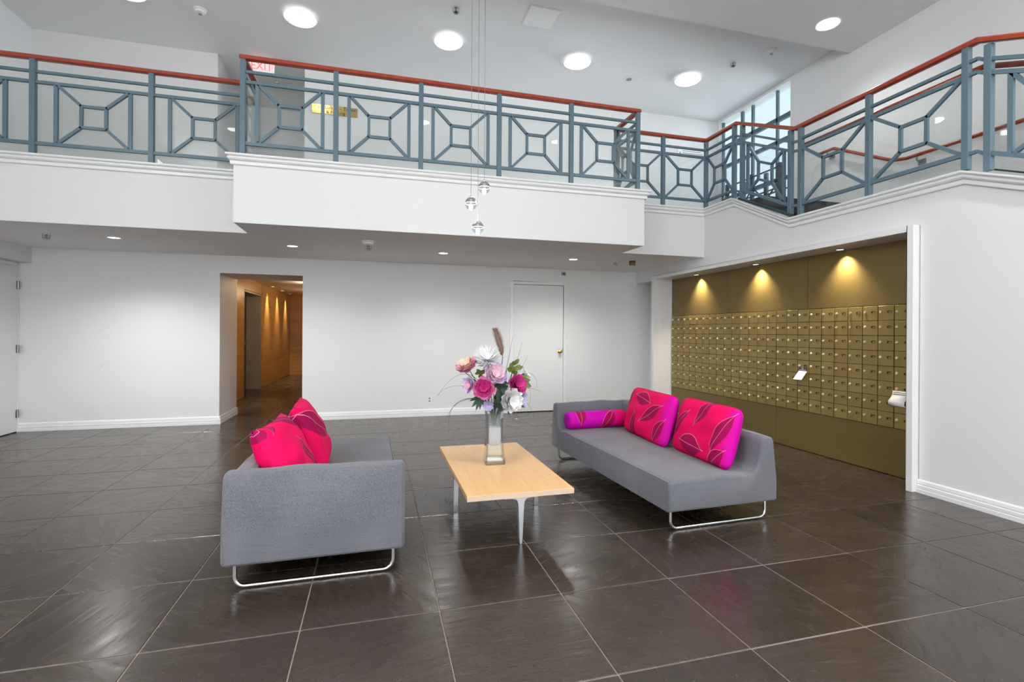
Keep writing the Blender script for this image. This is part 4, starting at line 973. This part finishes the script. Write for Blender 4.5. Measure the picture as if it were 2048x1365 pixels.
sprig('leaf_sprig', 'dark leaves behind the small lilac peony', (.715, 3.57, .91), M['leafd'], [((0, 0, 0), (-.04, -.02, .03), .02), ((0, 0, 0), (-.03, -.03, -.05), .022), ((0, 0, 0), (.03, -.03, -.04), .022), ((0, 0, 0), (.02, -.02, .05), .018)])
sprig('leaf_sprig', 'green leaves standing inside the vase neck', (.86, 3.57, .80), M['leafd'], [((0, 0, 0), (.03, -.04, -.08), .026), ((0, 0, 0), (-.03, -.03, -.07), .022), ((0, 0, 0), (.045, -.03, .03), .024), ((0, 0, 0), (-.02, -.04, .05), .022)])
# pampas plume
root = thing('pampas_plume', 'fluffy brown pampas plume rising highest from the vase', 'dried grass', (.905, 3.58, 1.115), 0, 'artificial foliage in the vase')
m = MB(); rd = random.Random(4)
core = [Vector((0, 0, 0)), Vector((-.010, 0, .05)), Vector((-.028, 0, .11)), Vector((-.048, 0, .165)), Vector((-.066, 0, .205))]
m.tube(core, .016, 8, [.25, .8, 1.0, .85, .3])
for i in range(900):
    t = rd.random()*.93; k = min(3, int(t*4)); b = core[k].lerp(core[k+1], t*4 - k); a = rd.uniform(0, 6.283); ln = rd.uniform(.03, .065)*(.45 + math.sin(math.pi*min(1, t*.9 + .12)))
    d = Vector((math.cos(a)*.52 - .22, math.sin(a)*.52, .75)).normalized()*ln; s_ = Vector((-math.sin(a), math.cos(a), 0))*.0024
    m.add([b - s_, b + s_, b + d], [(0, 1, 2)])
m.build('plume', M['pampas'], root)
stem(root, root.location, (0, 0, 1), M['bluestem'], .0035)
for dx, lab in ((.012, 'a'), (-.012, 'b'), (.030, 'c')):
    MB().tube([Vector((dx, 0, -.10)), Vector((dx*.9, .01, -.22)), VI + Vector((dx, 0, 0)) - root.location], .0045, 6).build('reed', M['bluestem'], root)
# long grass blades
def blade(label, ctrl, r=.0016, mat=None):
    c = [Vector(x) for x in ctrl]; pts = []
    for i in range(15):
        t = i/14; n_ = len(c) - 1
        p_ = Vector((0, 0, 0))
        for j, q in enumerate(c): p_ += q*(math.comb(n_, j)*t**j*(1-t)**(n_-j))
        pts.append(p_)
    o = MB().tube([p_ - pts[0] for p_ in pts], r, 5, [1 - .75*i/14 for i in range(15)]).build('grass_blade', mat or M['grass'], None, smooth=True)
    o.location = pts[0]; tag(o, label, 'grass blade', 'long grass blades in the vase')
B0 = Vector((.848, 3.58, ZT + .44))
for lab, ctrl, r in (
    ('broad dark blade pointing up past the pink and peach peony', ((.80, 3.56, .80), (.74, 3.55, .92), (.66, 3.55, .97), (.55, 3.55, 1.06)), .0042),
    ('thin grass blade arching furthest out toward the hallway', ((.80, 3.56, .80), (.72, 3.55, 1.02), (.56, 3.53, 1.08), (.42, 3.52, .845)), .0016),
    ('thin grass blade arching low toward the hallway', ((.79, 3.55, .80), (.66, 3.54, .93), (.50, 3.54, .95), (.41, 3.53, .84)), .0014),
    ('long grass blade drooping almost to the table top', ((.79, 3.54, .78), (.66, 3.52, .86), (.46, 3.50, .83), (.50, 3.50, .60)), .0024),
    ('second long grass blade drooping along the vase', ((.78, 3.55, .79), (.62, 3.54, .85), (.50, 3.53, .78), (.48, 3.52, .66)), .0016),
    ('straight thin blade slanting up toward the white door', ((.90, 3.58, .82), (.97, 3.58, .97), (1.02, 3.58, 1.08), (1.06, 3.58, 1.23)), .0016),
    ('tall thin blade rising next to the pampas plume', ((.90, 3.59, .82), (.93, 3.59, 1.0), (.965, 3.59, 1.15), (.985, 3.59, 1.26)), .0020),
    ('blade slanting up at the widest angle', ((.91, 3.58, .82), (1.0, 3.58, .95), (1.06, 3.58, 1.03), (1.10, 3.58, 1.12)), .0016),
    ('blade curling over beyond the broad olive leaves', ((.91, 3.57, .82), (1.02, 3.57, 1.02), (1.17, 3.56, 1.05), (1.17, 3.56, .88)), .0018),
    ('blade bending low toward the sofa by the mailboxes', ((.91, 3.56, .81), (1.0, 3.55, .90), (1.12, 3.54, .90), (1.205, 3.54, .845)), .0018),
    ('short blade drooping from the lavender bloom', ((.92, 3.55, .80), (1.02, 3.54, .86), (1.09, 3.54, .80), (1.13, 3.54, .69)), .0016),
    ('hair-thin blade curling down behind the white hydrangea', ((.92, 3.57, .82), (1.08, 3.56, .98), (1.16, 3.56, .90), (1.10, 3.56, .74)), .0012)):
    blade(lab, ctrl, r*1.3)
